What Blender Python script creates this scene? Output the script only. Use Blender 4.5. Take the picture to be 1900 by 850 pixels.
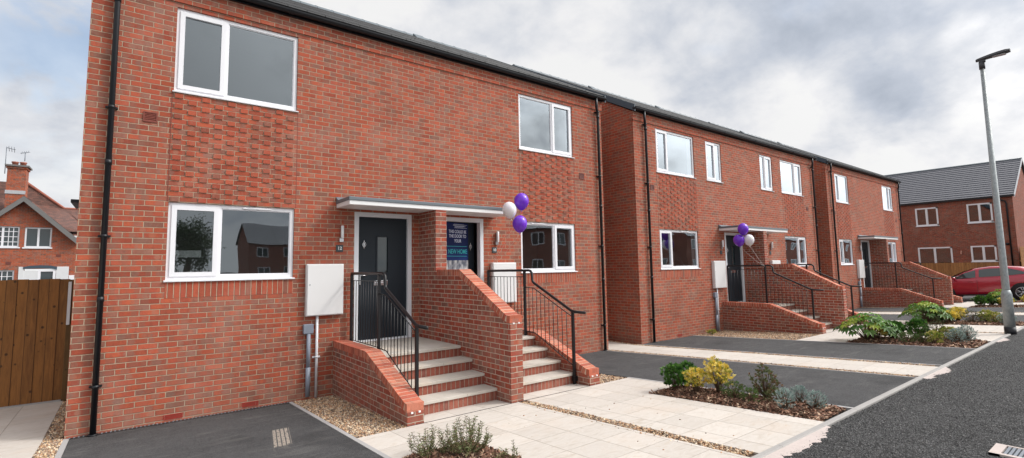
import bpy, bmesh, math, random
import numpy as np
from mathutils import Vector, Matrix
random.seed(7); RNG = np.random.default_rng(11)
for o in list(bpy.data.objects): bpy.data.objects.remove(o)
SC = bpy.context.scene
COL = SC.collection
R = math.radians

# ------------------------------------------------------------------ camera
cam_d = bpy.data.cameras.new('camera'); cam = bpy.data.objects.new('camera', cam_d); COL.objects.link(cam)
rx, ry, rz = 0.091829, 0.016429, -0.650599
CR = Matrix.Rotation(rz, 3, 'Z') @ Matrix.Rotation(rx, 3, 'X') @ Matrix.Rotation(ry, 3, 'Y')
rt, fw, up = CR.col[0], CR.col[1], CR.col[2]
m3 = Matrix((( rt[0], up[0], -fw[0]), (rt[1], up[1], -fw[1]), (rt[2], up[2], -fw[2])))
cam.matrix_world = Matrix.Translation((-1.4749, -8.4237, 0.1175)) @ m3.to_4x4()
cam_d.sensor_width = 36; cam_d.lens = 923.777 / 1900 * 36
cam_d.shift_x = (950 - 944.08) / 1900; cam_d.shift_y = (412.28 - 425) / 1900
cam_d.clip_start = .05; cam_d.clip_end = 2000
SC.camera = cam

# ------------------------------------------------------------------ sky and sun
SUN_DIR = Vector((.80, -.60, 0)).normalized(); SUN_EL = R(44)
sunv = Vector((SUN_DIR.x * math.cos(SUN_EL), SUN_DIR.y * math.cos(SUN_EL), math.sin(SUN_EL)))
w = bpy.data.worlds.new('World'); SC.world = w; w.use_nodes = True
nt = w.node_tree; nt.nodes.clear()
class N:
    """tiny node helper"""
    def __init__(s, tree): s.t = tree
    def new(s, typ, **kw):
        n = s.t.nodes.new(typ)
        for k, v in kw.items(): setattr(n, k, v)
        return n
    def inp(s, sock, v):
        if isinstance(v, bpy.types.NodeSocket): s.t.links.new(v, sock)
        elif v is not None: sock.default_value = v
    def math(s, op, a, b=None, c=None, clamp=False):
        n = s.new('ShaderNodeMath', operation=op); n.use_clamp = clamp
        s.inp(n.inputs[0], a)
        if b is not None: s.inp(n.inputs[1], b)
        if c is not None: s.inp(n.inputs[2], c)
        return n.outputs[0]
    def vmath(s, op, a, b=None, scale=None):
        n = s.new('ShaderNodeVectorMath', operation=op)
        s.inp(n.inputs[0], a)
        if b is not None: s.inp(n.inputs[1], b)
        if scale is not None: s.inp(n.inputs[3], scale)
        return n.outputs['Value'] if op in ('DOT_PRODUCT', 'LENGTH') else n.outputs[0]
    def xyz(s, v):
        n = s.new('ShaderNodeSeparateXYZ'); s.inp(n.inputs[0], v); return n.outputs
    def comb(s, x=0, y=0, z=0):
        n = s.new('ShaderNodeCombineXYZ')
        for i, v in enumerate((x, y, z)): s.inp(n.inputs[i], v)
        return n.outputs[0]
    def noise(s, vec, scale, detail=2, rough=.5, dist=0, dim='3D'):
        n = s.new('ShaderNodeTexNoise', noise_dimensions=dim); s.inp(n.inputs['Vector'], vec)
        n.inputs['Scale'].default_value = scale; n.inputs['Detail'].default_value = detail
        n.inputs['Roughness'].default_value = rough; n.inputs['Distortion'].default_value = dist
        return n.outputs
    def white(s, vec):
        n = s.new('ShaderNodeTexWhiteNoise', noise_dimensions='3D'); s.inp(n.inputs['Vector'], vec); return n.outputs
    def vor(s, vec, scale, feature='F1', rnd=1):
        n = s.new('ShaderNodeTexVoronoi', feature=feature); s.inp(n.inputs['Vector'], vec)
        n.inputs['Scale'].default_value = scale; n.inputs['Randomness'].default_value = rnd; return n.outputs
    def ramp(s, fac, pts, interp='LINEAR'):
        n = s.new('ShaderNodeValToRGB'); s.inp(n.inputs[0], fac); cr = n.color_ramp; cr.interpolation = interp
        while len(cr.elements) < len(pts): cr.elements.new(.5)
        for e, (p, c) in zip(cr.elements, pts):
            e.position = p; e.color = (c, c, c, 1) if isinstance(c, (int, float)) else (*c, 1)
        return n.outputs[0]
    def mix(s, f, a, b, mode='MIX'):
        n = s.new('ShaderNodeMix', data_type='RGBA', blend_type=mode)
        s.inp(n.inputs[0], f)
        for i, v in ((6, a), (7, b)):
            if isinstance(v, tuple) and len(v) == 3: v = (*v, 1)
            s.inp(n.inputs[i], v)
        return n.outputs[2]
    def maprange(s, v, a, b, c=0, d=1, smooth=True):
        n = s.new('ShaderNodeMapRange'); n.interpolation_type = 'SMOOTHSTEP' if smooth else 'LINEAR'
        for i, q in enumerate((v, a, b, c, d)): s.inp(n.inputs[i], q)
        return n.outputs[0]
    def pos(s): return s.new('ShaderNodeNewGeometry').outputs['Position']
    def nor(s): return s.new('ShaderNodeNewGeometry').outputs['True Normal']

g = N(nt)
sky = g.new('ShaderNodeTexSky', sky_type='NISHITA'); sky.sun_disc = False
sky.sun_elevation = SUN_EL; sky.sun_rotation = math.atan2(SUN_DIR.x, SUN_DIR.y)
sky.air_density = 1.2; sky.dust_density = 1.5; sky.altitude = 50
D = g.new('ShaderNodeTexCoord').outputs['Generated']
d = g.xyz(D)
zz = g.math('ADD', g.math('MAXIMUM', d[2], 0), .50)
P2 = g.comb(g.math('DIVIDE', d[0], zz), g.math('DIVIDE', d[1], zz), 0)
n1 = g.noise(P2, 2.0, 7, .50, .25)[0]
n2 = g.noise(g.vmath('ADD', P2, (7.3, 2.1, 0)), 6.0, 6, .55, .2)[0]
def pixdir(u, v):
    q = CR @ Vector(((u - 944.08) / 923.777, 1, -(v - 412.28) / 923.777)); q.normalize(); return tuple(q)
c = g.math('ADD', g.math('MULTIPLY', g.math('SUBTRACT', n1, .5), 1.5), g.math('MULTIPLY', g.math('SUBTRACT', n2, .5), .70))
n3 = g.noise(g.vmath('ADD', P2, (1.3, 5.1, 0)), 15.0, 5, .6, .2)[0]
c = g.math('ADD', c, g.math('MULTIPLY', g.math('SUBTRACT', n3, .5), .20))
c = g.math('ADD', c, .97)
# heaps of brighter and darker cloud, each in its own direction of the sky
for (u, v, wid, amp) in ((1720, 30, .17, -.30), (1560, 185, .10, .24), (1330, 150, .10, -.20), (1020, 50, .13, .14), (1210, 60, .05, -.12), (1290, 40, .07, .10), (1480, 70, .08, -.10),
                         (130, 80, .08, -.20), (60, 330, .2, -.05), (760, 30, .12, .10), (1660, 212, .045, -.20), (1840, 170, .08, .14), (1290, 250, .08, .08)):
    dt = g.vmath('DOT_PRODUCT', D, pixdir(u, v))
    e = g.math('EXPONENT', g.math('DIVIDE', g.math('SUBTRACT', dt, 1), wid * wid))
    c = g.math('ADD', c, g.math('MULTIPLY', e, amp))
c = g.math('ADD', c, g.math('MULTIPLY', g.math('SUBTRACT', .35, g.math('MAXIMUM', d[2], 0)), .12))
glow = g.math('POWER', g.math('MAXIMUM', g.vmath('DOT_PRODUCT', D, tuple(sunv)), 0), 9)   # thin cloud lit through by the sun
veil = g.maprange(c, .72, 1.12, .50, 1.60)
c = g.math('ADD', c, g.math('MULTIPLY', glow, .5))
cloud = g.ramp(c, [(.30, (.34, .40, .48)), (.50, (.44, .49, .575)), (.66, (.57, .615, .70)), (.82, (.76, .78, .825)), (.95, (.90, .90, .915)), (1.0, (.93, .93, .93))])
gap = g.maprange(g.noise(g.vmath('ADD', P2, (3.0, 9.0, 4)), 1.7, 5, .5)[0], .60, .74)
gapL = g.math('EXPONENT', g.math('DIVIDE', g.math('SUBTRACT', g.vmath('DOT_PRODUCT', D, pixdir(130, 60)), 1), .012))
gap = g.math('MAXIMUM', g.math('MULTIPLY', gap, .65), g.math('MULTIPLY', gapL, g.maprange(n2, .40, .56, 0, .6)), clamp=True)
skyc = g.vmath('SCALE', sky.outputs[0], scale=1.0)
bg1 = g.new('ShaderNodeBackground'); g.inp(bg1.inputs[0], skyc); bg1.inputs[1].default_value = .19
bg2 = g.new('ShaderNodeBackground'); g.inp(bg2.inputs[0], cloud); g.inp(bg2.inputs[1], g.math('ADD', .96, g.math('MULTIPLY', g.math('MULTIPLY', glow, veil), 4.9)))
ms = g.new('ShaderNodeMixShader'); g.inp(ms.inputs[0], gap); g.inp(ms.inputs[1], bg2.outputs[0]); g.inp(ms.inputs[2], bg1.outputs[0])
wo = g.new('ShaderNodeOutputWorld'); g.inp(wo.inputs[0], ms.outputs[0])

sd = bpy.data.lights.new('sun', 'SUN'); sd.energy = 1.75; sd.angle = R(7); sd.color = (1, .955, .89)
so = bpy.data.objects.new('sun', sd); COL.objects.link(so); so.location = (10, -20, 30)
so.rotation_euler = sunv.to_track_quat('Z', 'Y').to_euler()
SC.view_settings.view_transform = 'Standard'; SC.view_settings.look = 'None'
SC.view_settings.exposure = 0; SC.view_settings.gamma = 1; SC.view_settings.use_curve_mapping = False
SC.render.engine = 'CYCLES'

# ------------------------------------------------------------------ materials
def mat(name, color=(.5, .5, .5), rough=.6, metal=0, spec=.5, coat=0):
    m = bpy.data.materials.new(name); m.use_nodes = True
    b = m.node_tree.nodes['Principled BSDF']
    b.inputs['Base Color'].default_value = (*color, 1); b.inputs['Roughness'].default_value = rough
    b.inputs['Metallic'].default_value = metal; b.inputs['Specular IOR Level'].default_value = spec
    b.inputs['Coat Weight'].default_value = coat
    return m
def nodes(m): return N(m.node_tree), m.node_tree.nodes['Principled BSDF']
def bump(g, b, h, dist, strength=1):
    n = g.new('ShaderNodeBump'); g.inp(n.inputs['Height'], h); n.inputs['Distance'].default_value = dist; n.inputs['Strength'].default_value = strength
    g.inp(b.inputs['Normal'], n.outputs[0])
def speckle(m, color, scale=30, amt=.12, scale2=3, bumpd=0, rough=None):
    """surface with uneven tone in its base colour"""
    g, b = nodes(m); p = g.pos()
    a = g.noise(p, scale, 3)[0]; c = g.noise(p, scale2, 3)[0]
    k = g.math('ADD', 1 - amt, g.math('MULTIPLY', g.math('ADD', a, c), amt))
    g.inp(b.inputs['Base Color'], g.vmath('SCALE', g.comb(*color), scale=k))
    if bumpd: bump(g, b, a, bumpd)
    if rough: g.inp(b.inputs['Roughness'], g.maprange(c, .3, .7, rough[0], rough[1]))
    return m

def brick_mat(name, bond='stretcher', tone=((.395, .090, .049), (.325, .071, .042), (.295, .090, .058), (.245, .108, .078)), mortar=(.43, .325, .235), mottle=1.0, stain=True, mort=True):
    m = mat(name, rough=.88, spec=.25); g, b = nodes(m)
    p = g.xyz(g.pos()); n = g.xyz(g.nor())
    side = g.math('GREATER_THAN', g.math('ABSOLUTE', n[0]), .7)
    u = g.math('ADD', g.math('MULTIPLY', p[0], g.math('SUBTRACT', 1, side)), g.math('MULTIPLY', g.math('ADD', p[1], .0375), side))
    v = p[2]
    wob = g.noise(g.comb(u, v, 0), 14, 2)
    wc = g.xyz(wob[1])
    u2 = g.math('ADD', u, g.math('MULTIPLY', g.math('SUBTRACT', wc[0], .5), .006))
    v2 = g.math('ADD', v, g.math('MULTIPLY', g.math('SUBTRACT', wc[1], .5), .005))
    if bond == 'soldier': L, H, off = .075, 10., 0
    elif bond == 'header': L, H, off = .1125, .075, .5
    elif bond == 'flemish': L, H, off = .3375, .075, .5
    else: L, H, off = .225, .075, .5
    rv = g.math('DIVIDE', g.math('ADD', v2, 75 * .0 + 7.5), H); row = g.math('FLOOR', rv); fv = g.math('MULTIPLY', g.math('FRACT', rv), H)
    odd = g.math('MODULO', g.math('ADD', row, 200), 2)
    ru = g.math('ADD', g.math('DIVIDE', g.math('ADD', u2, 45.), L), g.math('MULTIPLY', odd, off)); col = g.math('FLOOR', ru); fu = g.math('MULTIPLY', g.math('FRACT', ru), L)
    sm = .0022
    def joint(f, width):
        width += .0015
        return g.math('SUBTRACT', 1, g.maprange(f, width - sm, width + sm))
    ju = joint(fu, .0095)
    if bond == 'flemish':
        j2 = g.math('MULTIPLY', g.maprange(fu, .225 - sm, .225 + sm), g.math('SUBTRACT', 1, g.maprange(fu, .2345 - sm, .2345 + sm)))
        ju = g.math('MAXIMUM', ju, j2); col = g.math('ADD', g.math('MULTIPLY', col, 2), g.math('GREATER_THAN', fu, .23))
    jv = joint(fv, .0095) if bond != 'soldier' else 0
    J = g.math('MAXIMUM', ju, jv)
    if not mort: J = g.math('MULTIPLY', J, 0.0)
    rnd = g.white(g.comb(col, row, side)); r = g.xyz(rnd[1]); r0 = rnd[0]
    base = g.ramp(r0, [(0, tone[1]), (.30, tone[0]), (.60, tone[0]), (.80, tone[1]), (.90, tone[2]), (1, tone[3])])
    # drag marks and kiss marks inside one brick
    uu = g.comb(g.math('ADD', g.math('MULTIPLY', u, 1.0), g.math('MULTIPLY', r[0], 9)), g.math('MULTIPLY', v, .35), g.math('MULTIPLY', r[1], 5))
    k1 = g.noise(uu, 26, 3, .6)[0]
    k2 = g.noise(g.comb(u, v, g.math('MULTIPLY', r[2], 7)), 60, 3, .6)[0]
    kiss = g.math('MULTIPLY', g.maprange(k1, .52, .66), g.maprange(r[0], .35, .55))
    base = g.mix(g.math('MULTIPLY', kiss, .40 * mottle), base, (.33, .15, .11))
    # paler greyish patch where bricks touched in the kiln, a different place and size on each brick
    if bond in ('stretcher', 'flemish') and mort:
        pu = g.math('DIVIDE', g.math('SUBTRACT', fu, .0095), .2155)
        cen = g.math('ADD', g.math('MULTIPLY', g.math('ROUND', g.math('MULTIPLY', r[1], 2.6)), .32), .14)
        eu = g.math('DIVIDE', g.math('SUBTRACT', pu, cen), g.math('ADD', .16, g.math('MULTIPLY', r[2], .18)))
        ev = g.math('DIVIDE', g.math('SUBTRACT', g.math('DIVIDE', fv, .075), .56), .46)
        dd = g.math('ADD', g.math('ADD', g.math('MULTIPLY', eu, eu), g.math('MULTIPLY', ev, ev)), g.math('MULTIPLY', g.math('SUBTRACT', k2, .5), 1.6))
        patch = g.math('MULTIPLY', g.math('SUBTRACT', 1, g.maprange(dd, .55, 1.25)), g.maprange(r[0], .28, .50))
        base = g.mix(g.math('MULTIPLY', patch, .62 * mottle, clamp=True), base, g.ramp(r[2], [(0, (.36, .17, .115)), (.5, (.27, .135, .10)), (1, (.21, .135, .11))]))
        pk = g.noise(g.comb(g.math('MULTIPLY', u, 1.0), g.math('MULTIPLY', row, .37), r[2]), 7.5, 1)[0]
        base = g.mix(g.math('MULTIPLY', g.maprange(pk, .52, .62), .45), base, (.235, .115, .082))
        base = g.mix(g.math('MULTIPLY', g.maprange(pk, .42, .34), .40), base, (.45, .105, .045))
    base = g.mix(g.math('MULTIPLY', g.maprange(k1, .44, .30), .40 * mottle), base, (.20, .062, .040))
    k = g.math('MULTIPLY', g.math('ADD', .80, g.math('MULTIPLY', k2, .42)), g.math('ADD', .84, g.math('MULTIPLY', r[1], .30)))
    base = g.vmath('SCALE', base, scale=k)
    mc = g.vmath('SCALE', g.comb(*mortar), scale=g.math('ADD', .72, g.math('MULTIPLY', g.noise(g.comb(u, v, 0), 9, 3)[0], .56)))
    cc = g.mix(J, base, mc)
    if stain:
        pp = g.pos()
        s1 = g.maprange(g.noise(pp, 1.1, 4, .6)[0], .50, .72)
        cc = g.mix(g.math('MULTIPLY', s1, .16), cc, (.50, .36, .29))
        s2 = g.maprange(g.noise(g.vmath('ADD', pp, (9, 3, 1)), .6, 4, .6)[0], .52, .7)
        cc = g.mix(g.math('MULTIPLY', s2, .22), cc, (.20, .075, .05))
        dirt = g.math('MULTIPLY', g.math('SUBTRACT', 1, g.maprange(g.math('ADD', v, g.math('MULTIPLY', g.noise(pp, 4, 3)[0], .35)), -1.86, -1.35)), .28)
        cc = g.mix(dirt, cc, (.33, .22, .17))
    g.inp(b.inputs['Base Color'], cc)
    bump(g, b, g.math('ADD', g.math('MULTIPLY', g.math('SUBTRACT', 1, J), 1), g.math('MULTIPLY', k2, .35)), .006, 1)
    return m
M = {}
M['brick'] = brick_mat('red brick wall')
M['brick_flank'] = brick_mat('weathered red brick flank', tone=((.33, .075, .048), (.27, .060, .040), (.25, .078, .056), (.21, .095, .074)), mortar=(.50, .41, .33), mottle=1.25)
M['brick_panel'] = brick_mat('red brick panel', 'flemish')
M['brick_soldier'] = brick_mat('red brick soldier course', 'soldier')
M['brick_cope'] = brick_mat('red coping brick', 'header', tone=((.47, .135, .080), (.41, .11, .068), (.40, .125, .082), (.33, .135, .098)), mort=False, stain=False)
M['brick_cope2'] = brick_mat('darker coping brick', 'header', tone=((.40, .105, .068), (.36, .095, .062), (.34, .11, .075), (.30, .12, .09)), mort=False, stain=False)
M['brick_cope3'] = brick_mat('pale coping brick', 'header', tone=((.52, .20, .13), (.48, .18, .12), (.50, .17, .105), (.40, .18, .13)), mort=False, stain=False)
M['brick_one'] = brick_mat('single red brick', 'header', mort=False)
M['brick_riser'] = brick_mat('riser brick', 'soldier', tone=((.31, .092, .062), (.26, .075, .055), (.22, .075, .058), (.20, .085, .07)), mortar=(.36, .28, .22))
M['brick_old'] = brick_mat('old orange brick', tone=((.42, .095, .04), (.36, .075, .036), (.26, .075, .045), (.16, .07, .05)), mortar=(.30, .22, .17), stain=True)
M['brick_dull'] = brick_mat('brown red brick', tone=((.30, .080, .052), (.26, .068, .046), (.21, .074, .055), (.19, .085, .068)), mortar=(.27, .20, .155))
M['mortar'] = speckle(mat('mortar', rough=.9), (.56, .44, .34), 60, .15, 6)
M['upvc'] = mat('white upvc', (.80, .80, .83), .30)
M['upvc2'] = speckle(mat('white soffit board', (.78, .78, .78), .45), (.78, .78, .78), 3, .06, .7)
M['doorframe'] = mat('white door frame', (.72, .74, .78), .35)
M['grey_trim'] = speckle(mat('grey roof trim', rough=.45), (.13, .155, .175), 8, .12, 1)
M['bluegrey'] = speckle(mat('dark verge trim and tile shadow', rough=.4), (.05, .075, .10), 8, .12, 1)
M['black'] = mat('black plastic', (.009, .010, .013), .40, 0, .4)
M['black_metal'] = mat('black painted steel', (.008, .008, .010), .38, 0, .4)
M['door'] = mat('dark slate door', (.012, .018, .025), .50, 0, .28)
g, b = nodes(M['door']); pz = g.pos(); gr = g.noise(g.vmath('MULTIPLY', pz, (30, 30, 3)), 4, 4, .6)[0]; bump(g, b, gr, .0012)
M['chrome'] = mat('brushed steel', (.62, .63, .65), .22, 1)
M['galv'] = mat('galvanised steel', rough=.5, metal=.35)
g, b = nodes(M['galv']); p = g.pos(); a = g.noise(p, 14, 4, .6)[0]; bb = g.vor(g.vmath('MULTIPLY', p, (1, 1, .45)), 45)[1]
g.inp(b.inputs['Base Color'], g.ramp(g.math('ADD', g.math('MULTIPLY', a, .8), g.math('MULTIPLY', g.xyz(bb)[0], .25)), [(.3, (.25, .275, .28)), (.8, (.40, .425, .43))]))
g.inp(b.inputs['Roughness'], g.maprange(a, .3, .7, .45, .65))
M['box_white'] = speckle(mat('meter cabinet white', rough=.40), (.74, .74, .74), 2.5, .05, 1)
M['pipe_grey'] = speckle(mat('grey conduit', rough=.5), (.24, .27, .33), 12, .15, 3)
M['pipe_white'] = mat('white pipe', (.72, .72, .75), .4)
M['airbrick'] = mat('red plastic airbrick', (.36, .035, .025), .5)
M['terra'] = speckle(mat('terracotta vent', rough=.6), (.20, .045, .028), 30, .15, 3)
M['brownvent'] = speckle(mat('brown vent', rough=.6), (.15, .040, .028), 30, .15, 3)
M['stone'] = mat('pale stone tread', rough=.75)
g, b = nodes(M['stone']); p = g.pos(); a = g.noise(p, 3, 5, .6, .5)[0]; q = g.noise(p, 60, 3, .6)[0]
g.inp(b.inputs['Base Color'], g.mix(g.math('MULTIPLY', g.maprange(g.noise(p, 1.9, 4, .6)[0], .5, .7), .5), g.ramp(g.math('ADD', g.math('MULTIPLY', a, .75), g.math('MULTIPLY', q, .25)), [(.3, (.45, .41, .355)), (.7, (.58, .54, .485))]), (.60, .49, .38)))
bump(g, b, q, .002)
def flag_mat():
    m = mat('pale flagstones', rough=.78); g, b = nodes(m); p = g.pos(); x = g.xyz(p)
    S = .465
    fx = g.math('DIVIDE', g.math('SUBTRACT', x[0], 1.485 - 20 * S), S); fy = g.math('DIVIDE', g.math('SUBTRACT', x[1], -4.785 - 40 * S), S)
    cell = g.white(g.comb(g.math('FLOOR', fx), g.math('FLOOR', fy), 3)); r = g.xyz(cell[1])
    du = g.math('PINGPONG', g.math('SUBTRACT', fx, 0), .5); dv = g.math('PINGPONG', fy, .5)
    wig = g.math('MULTIPLY', g.noise(p, 9, 3)[0], .006)
    jx = g.math('SUBTRACT', 1, g.maprange(g.math('MULTIPLY', du, S), .0015, .006))
    jy = g.math('SUBTRACT', 1, g.maprange(g.math('ADD', g.math('MULTIPLY', dv, S), wig), .0035, .007))
    J = g.math('MAXIMUM', jx, jy)
    pv = g.vmath('ADD', g.vmath('MULTIPLY', p, (1.0, 2.6, 1)), g.vmath('SCALE', cell[1], scale=8))
    vein = g.noise(pv, 3.4, 6, .62, 1.6)[0]; fine = g.noise(p, 90, 3, .6)[0]
    base = g.ramp(vein, [(.28, (.49, .43, .365)), (.42, (.56, .51, .455)), (.55, (.60, .555, .505)), (.72, (.53, .46, .385))])
    base = g.mix(g.math('MULTIPLY', g.maprange(g.math('ABSOLUTE', g.math('SUBTRACT', vein, .5)), .012, .0), .18), base, (.42, .35, .29))
    base = g.vmath('SCALE', base, scale=g.math('ADD', .83, g.math('ADD', g.math('MULTIPLY', r[0], .11), g.math('MULTIPLY', fine, .12))))
    st = g.maprange(g.noise(g.vmath('ADD', p, (4, 1, 0)), 1.3, 5, .6)[0], .52, .72)
    base = g.mix(g.math('MULTIPLY', st, .25), base, (.55, .43, .33))
    base = g.mix(g.math('MULTIPLY', g.maprange(g.vor(p, 21)[0], .05, .03), .0), base, (.1, .09, .08))
    cc = g.mix(g.math('MULTIPLY', J, .72), base, (.27, .225, .18))
    g.inp(b.inputs['Base Color'], cc)
    bump(g, b, g.math('ADD', g.math('MULTIPLY', g.math('SUBTRACT', 1, J), .8), g.math('MULTIPLY', vein, .5)), .004)
    return m
M['flags'] = flag_mat()
def tarmac(name, c0, c1, scale, bd, blot=.25):
    m = mat(name, rough=.85, spec=.35); g, b = nodes(m); p = g.pos()
    vo = g.vor(p, scale); vd = vo[0]; vc = g.xyz(vo[1])[0]
    big = g.noise(p, 1.3, 5, .6)[0]; mid = g.noise(g.vmath('MULTIPLY', p, (2.2, 1, 1)), 4.5, 5, .65)[0]
    gapd = g.maprange(vd, .62, .25, .35, 1) if scale < 100 else 1.0
    f = g.math('ADD', g.math('MULTIPLY', g.math('MULTIPLY', g.math('POWER', vc, 2.2), gapd), .85), g.math('MULTIPLY', g.math('ADD', big, mid), blot))
    g.inp(b.inputs['Base Color'], g.ramp(f, [(.15, c0), (.85, c1)]))
    bump(g, b, g.math('ADD', g.math('SUBTRACT', 1, vd), g.math('MULTIPLY', mid, .5)), bd)
    return m, g, b
M['road'], _, _ = tarmac('coarse road asphalt', (.003, .003, .003), (.225, .225, .227), 90, .025, .20)
M['road'].node_tree.nodes['Principled BSDF'].inputs['Roughness'].default_value = .8
M['drive'], g, b = tarmac('smooth drive tarmac', (.010, .010, .0105), (.086, .086, .088), 130, .006, .48)
# muddy tyre print on the first drive
p = g.pos(); x = g.xyz(p)
src = b.inputs['Base Color'].links[0].from_socket
TX, TY = 0.016, -2.03
lx = g.math('SUBTRACT', x[0], TX); ly = g.math('SUBTRACT', x[1], TY)
lx2 = g.math('SUBTRACT', lx, g.math('MULTIPLY', ly, .19))
inb = g.math('MULTIPLY', g.maprange(g.math('ABSOLUTE', lx2), .105, .085), g.maprange(g.math('ABSOLUTE', ly), .43, .36))
ribs = g.maprange(g.math('PINGPONG', g.math('ADD', g.math('MULTIPLY', lx2, 1), 5), .0225), .004, .008)
nz = g.maprange(g.noise(p, 38, 3, .7)[0], .34, .52)
mk = g.math('MULTIPLY', g.math('MULTIPLY', inb, ribs), nz)
dust = g.math('MULTIPLY', g.maprange(g.noise(g.vmath('MULTIPLY', p, (.8, 3.2, 1)), 2.1, 6, .68, .8)[0], .50, .74), .42)
src = g.mix(dust, src, (.165, .16, .152))
damp = g.math('MULTIPLY', g.maprange(g.noise(g.vmath('ADD', p, (5, 8, 0)), .9, 5, .6)[0], .52, .70), .45)
src = g.mix(damp, src, (.018, .018, .019))
smear = g.math('MULTIPLY', g.math('MULTIPLY', g.maprange(g.math('ABSOLUTE', lx2), .18, .05), g.maprange(g.math('ABSOLUTE', g.math('ADD', ly, .55)), .42, .2)), g.maprange(g.noise(g.vmath('MULTIPLY', p, (10, 1.5, 1)), 3, 3)[0], .5, .7))
cc = g.mix(g.math('MULTIPLY', smear, .35), src, (.20, .18, .16))
g.inp(b.inputs['Base Color'], g.mix(g.math('MULTIPLY', mk, .85), cc, (.42, .36, .30)))
M['edging'] = speckle(mat('concrete edging', rough=.8), (.36, .35, .345), 50, .18, 3, .002)
M['kerb'] = speckle(mat('kerb concrete', rough=.8), (.34, .325, .31), 60, .22, 2.5, .003)
M['mortar_haunch'] = speckle(mat('pink mortar patch', rough=.9), (.50, .43, .40), 40, .2, 4, .004)
M['soil'] = speckle(mat('dark soil', rough=.95), (.045, .028, .018), 40, .4, 5, .01)
M['gravel_bed'] = speckle(mat('gravel bed', rough=.95), (.10, .07, .05), 60, .4, 5, .01)
M['ground'] = speckle(mat('ground', rough=.95), (.085, .085, .08), 5, .25, .6, .01)
def vcol(name, rough=.8, trans=0, attr='col', bumpd=0):
    m = mat(name, rough=rough, spec=.3); g, b = nodes(m)
    a = g.new('ShaderNodeVertexColor'); a.layer_name = attr
    g.inp(b.inputs['Base Color'], a.outputs[0])
    if trans:
        t = g.new('ShaderNodeBsdfTranslucent'); g.inp(t.inputs[0], a.outputs[0])
        mx = g.new('ShaderNodeMixShader'); mx.inputs[0].default_value = trans
        g.inp(mx.inputs[1], b.outputs[0]); g.inp(mx.inputs[2], t.outputs[0])
        out = m.node_tree.nodes['Material Output']; g.inp(out.inputs[0], mx.outputs[0])
    if bumpd: bump(g, b, g.noise(g.pos(), 120, 2)[0], bumpd)
    return m
M['stones'] = vcol('gravel stones', .75); M['bark'] = vcol('bark chips', .9); M['leaf'] = vcol('leaves', .42, .25)
M['stem'] = mat('brown stem', (.10, .06, .035), .8)
def glass_mat(name, mult, tint=(.75, .80, .80)):
    m = bpy.data.materials.new(name); m.use_nodes = True; t = m.node_tree; t.nodes.clear(); g = N(t)
    ge = g.new('ShaderNodeNewGeometry'); cs = g.math('ABSOLUTE', g.vmath('DOT_PRODUCT', ge.outputs['Incoming'], ge.outputs['Normal'])); fr = g.math('ADD', .075, g.math('MULTIPLY', g.math('POWER', g.math('SUBTRACT', 1, cs, clamp=True), 3.4), .925))
    gl = g.new('ShaderNodeBsdfGlossy'); gl.inputs['Roughness'].default_value = .004; gl.inputs[0].default_value = (.84, .93, 1, 1)
    g.inp(gl.inputs['Normal'], g.vmath('NORMALIZE', g.vmath('ADD', ge.outputs['Normal'], g.vmath('SCALE', g.vmath('SUBTRACT', g.noise(ge.outputs['Position'], 1.3, 1)[1], (.5, .5, .5)), scale=.012))))
    tr = g.new('ShaderNodeBsdfTransparent'); tr.inputs[0].default_value = (*tint, 1)
    mx = g.new('ShaderNodeMixShader'); g.inp(mx.inputs[0], g.math('MULTIPLY', fr, mult, clamp=True)); g.inp(mx.inputs[1], tr.outputs[0]); g.inp(mx.inputs[2], gl.outputs[0])
    o = g.new('ShaderNodeOutputMaterial'); g.inp(o.inputs[0], mx.outputs[0]); return m
M['glass'] = glass_mat('double glazing', 2.75)
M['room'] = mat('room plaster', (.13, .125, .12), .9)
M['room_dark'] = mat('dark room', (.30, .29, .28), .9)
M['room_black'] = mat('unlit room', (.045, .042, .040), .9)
M['curtain'] = mat('pale blind', (.55, .55, .53), .8)
def tile_mat(name, c0, c1, H, W, ax='auto', bd=.02):
    m = mat(name, rough=.6, spec=.4); g, b = nodes(m); x = g.xyz(g.pos()); n = g.xyz(g.nor())
    side = g.math('GREATER_THAN', g.math('ABSOLUTE', n[0]), g.math('ABSOLUTE', n[1]))
    u = g.math('ADD', g.math('MULTIPLY', x[0], g.math('SUBTRACT', 1, side)), g.math('MULTIPLY', x[1], side))
    r = g.math('DIVIDE', g.math('ADD', x[2], 20), H); row = g.math('FLOOR', r); fr = g.math('FRACT', r)
    cu = g.math('ADD', g.math('DIVIDE', g.math('ADD', u, 50), W), g.math('MULTIPLY', g.math('MODULO', row, 2), .5)); col = g.math('FLOOR', cu); fu = g.math('FRACT', cu)
    rn = g.white(g.comb(col, row, 1))[0]
    k = g.math('ADD', g.math('MULTIPLY', rn, .6), g.math('MULTIPLY', g.noise(g.pos(), 3, 4)[0], .4))
    line = g.math('MAXIMUM', g.math('SUBTRACT', 1, g.maprange(fr, .03, .12)), g.math('MULTIPLY', g.math('SUBTRACT', 1, g.maprange(g.math('PINGPONG', fu, .5), .0, .04)), .6))
    g.inp(b.inputs['Base Color'], g.mix(line, g.ramp(k, [(.1, c0), (.9, c1)]), (c0[0] * .35, c0[1] * .35, c0[2] * .35)))
    bump(g, b, g.math('SUBTRACT', g.math('SUBTRACT', 1, fr), line), bd)
    return m
M['slate'] = tile_mat('dark roof tiles', (.030, .031, .034), (.060, .061, .064), .15, .30)
M['slate2'] = tile_mat('grey interlocking tiles', (.145, .145, .158), (.185, .185, .20), .165, 8.0)
M['tile_plain'] = speckle(mat('grey concrete tile', rough=.6), (.125, .125, .142), 6, .10, .8)
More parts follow.
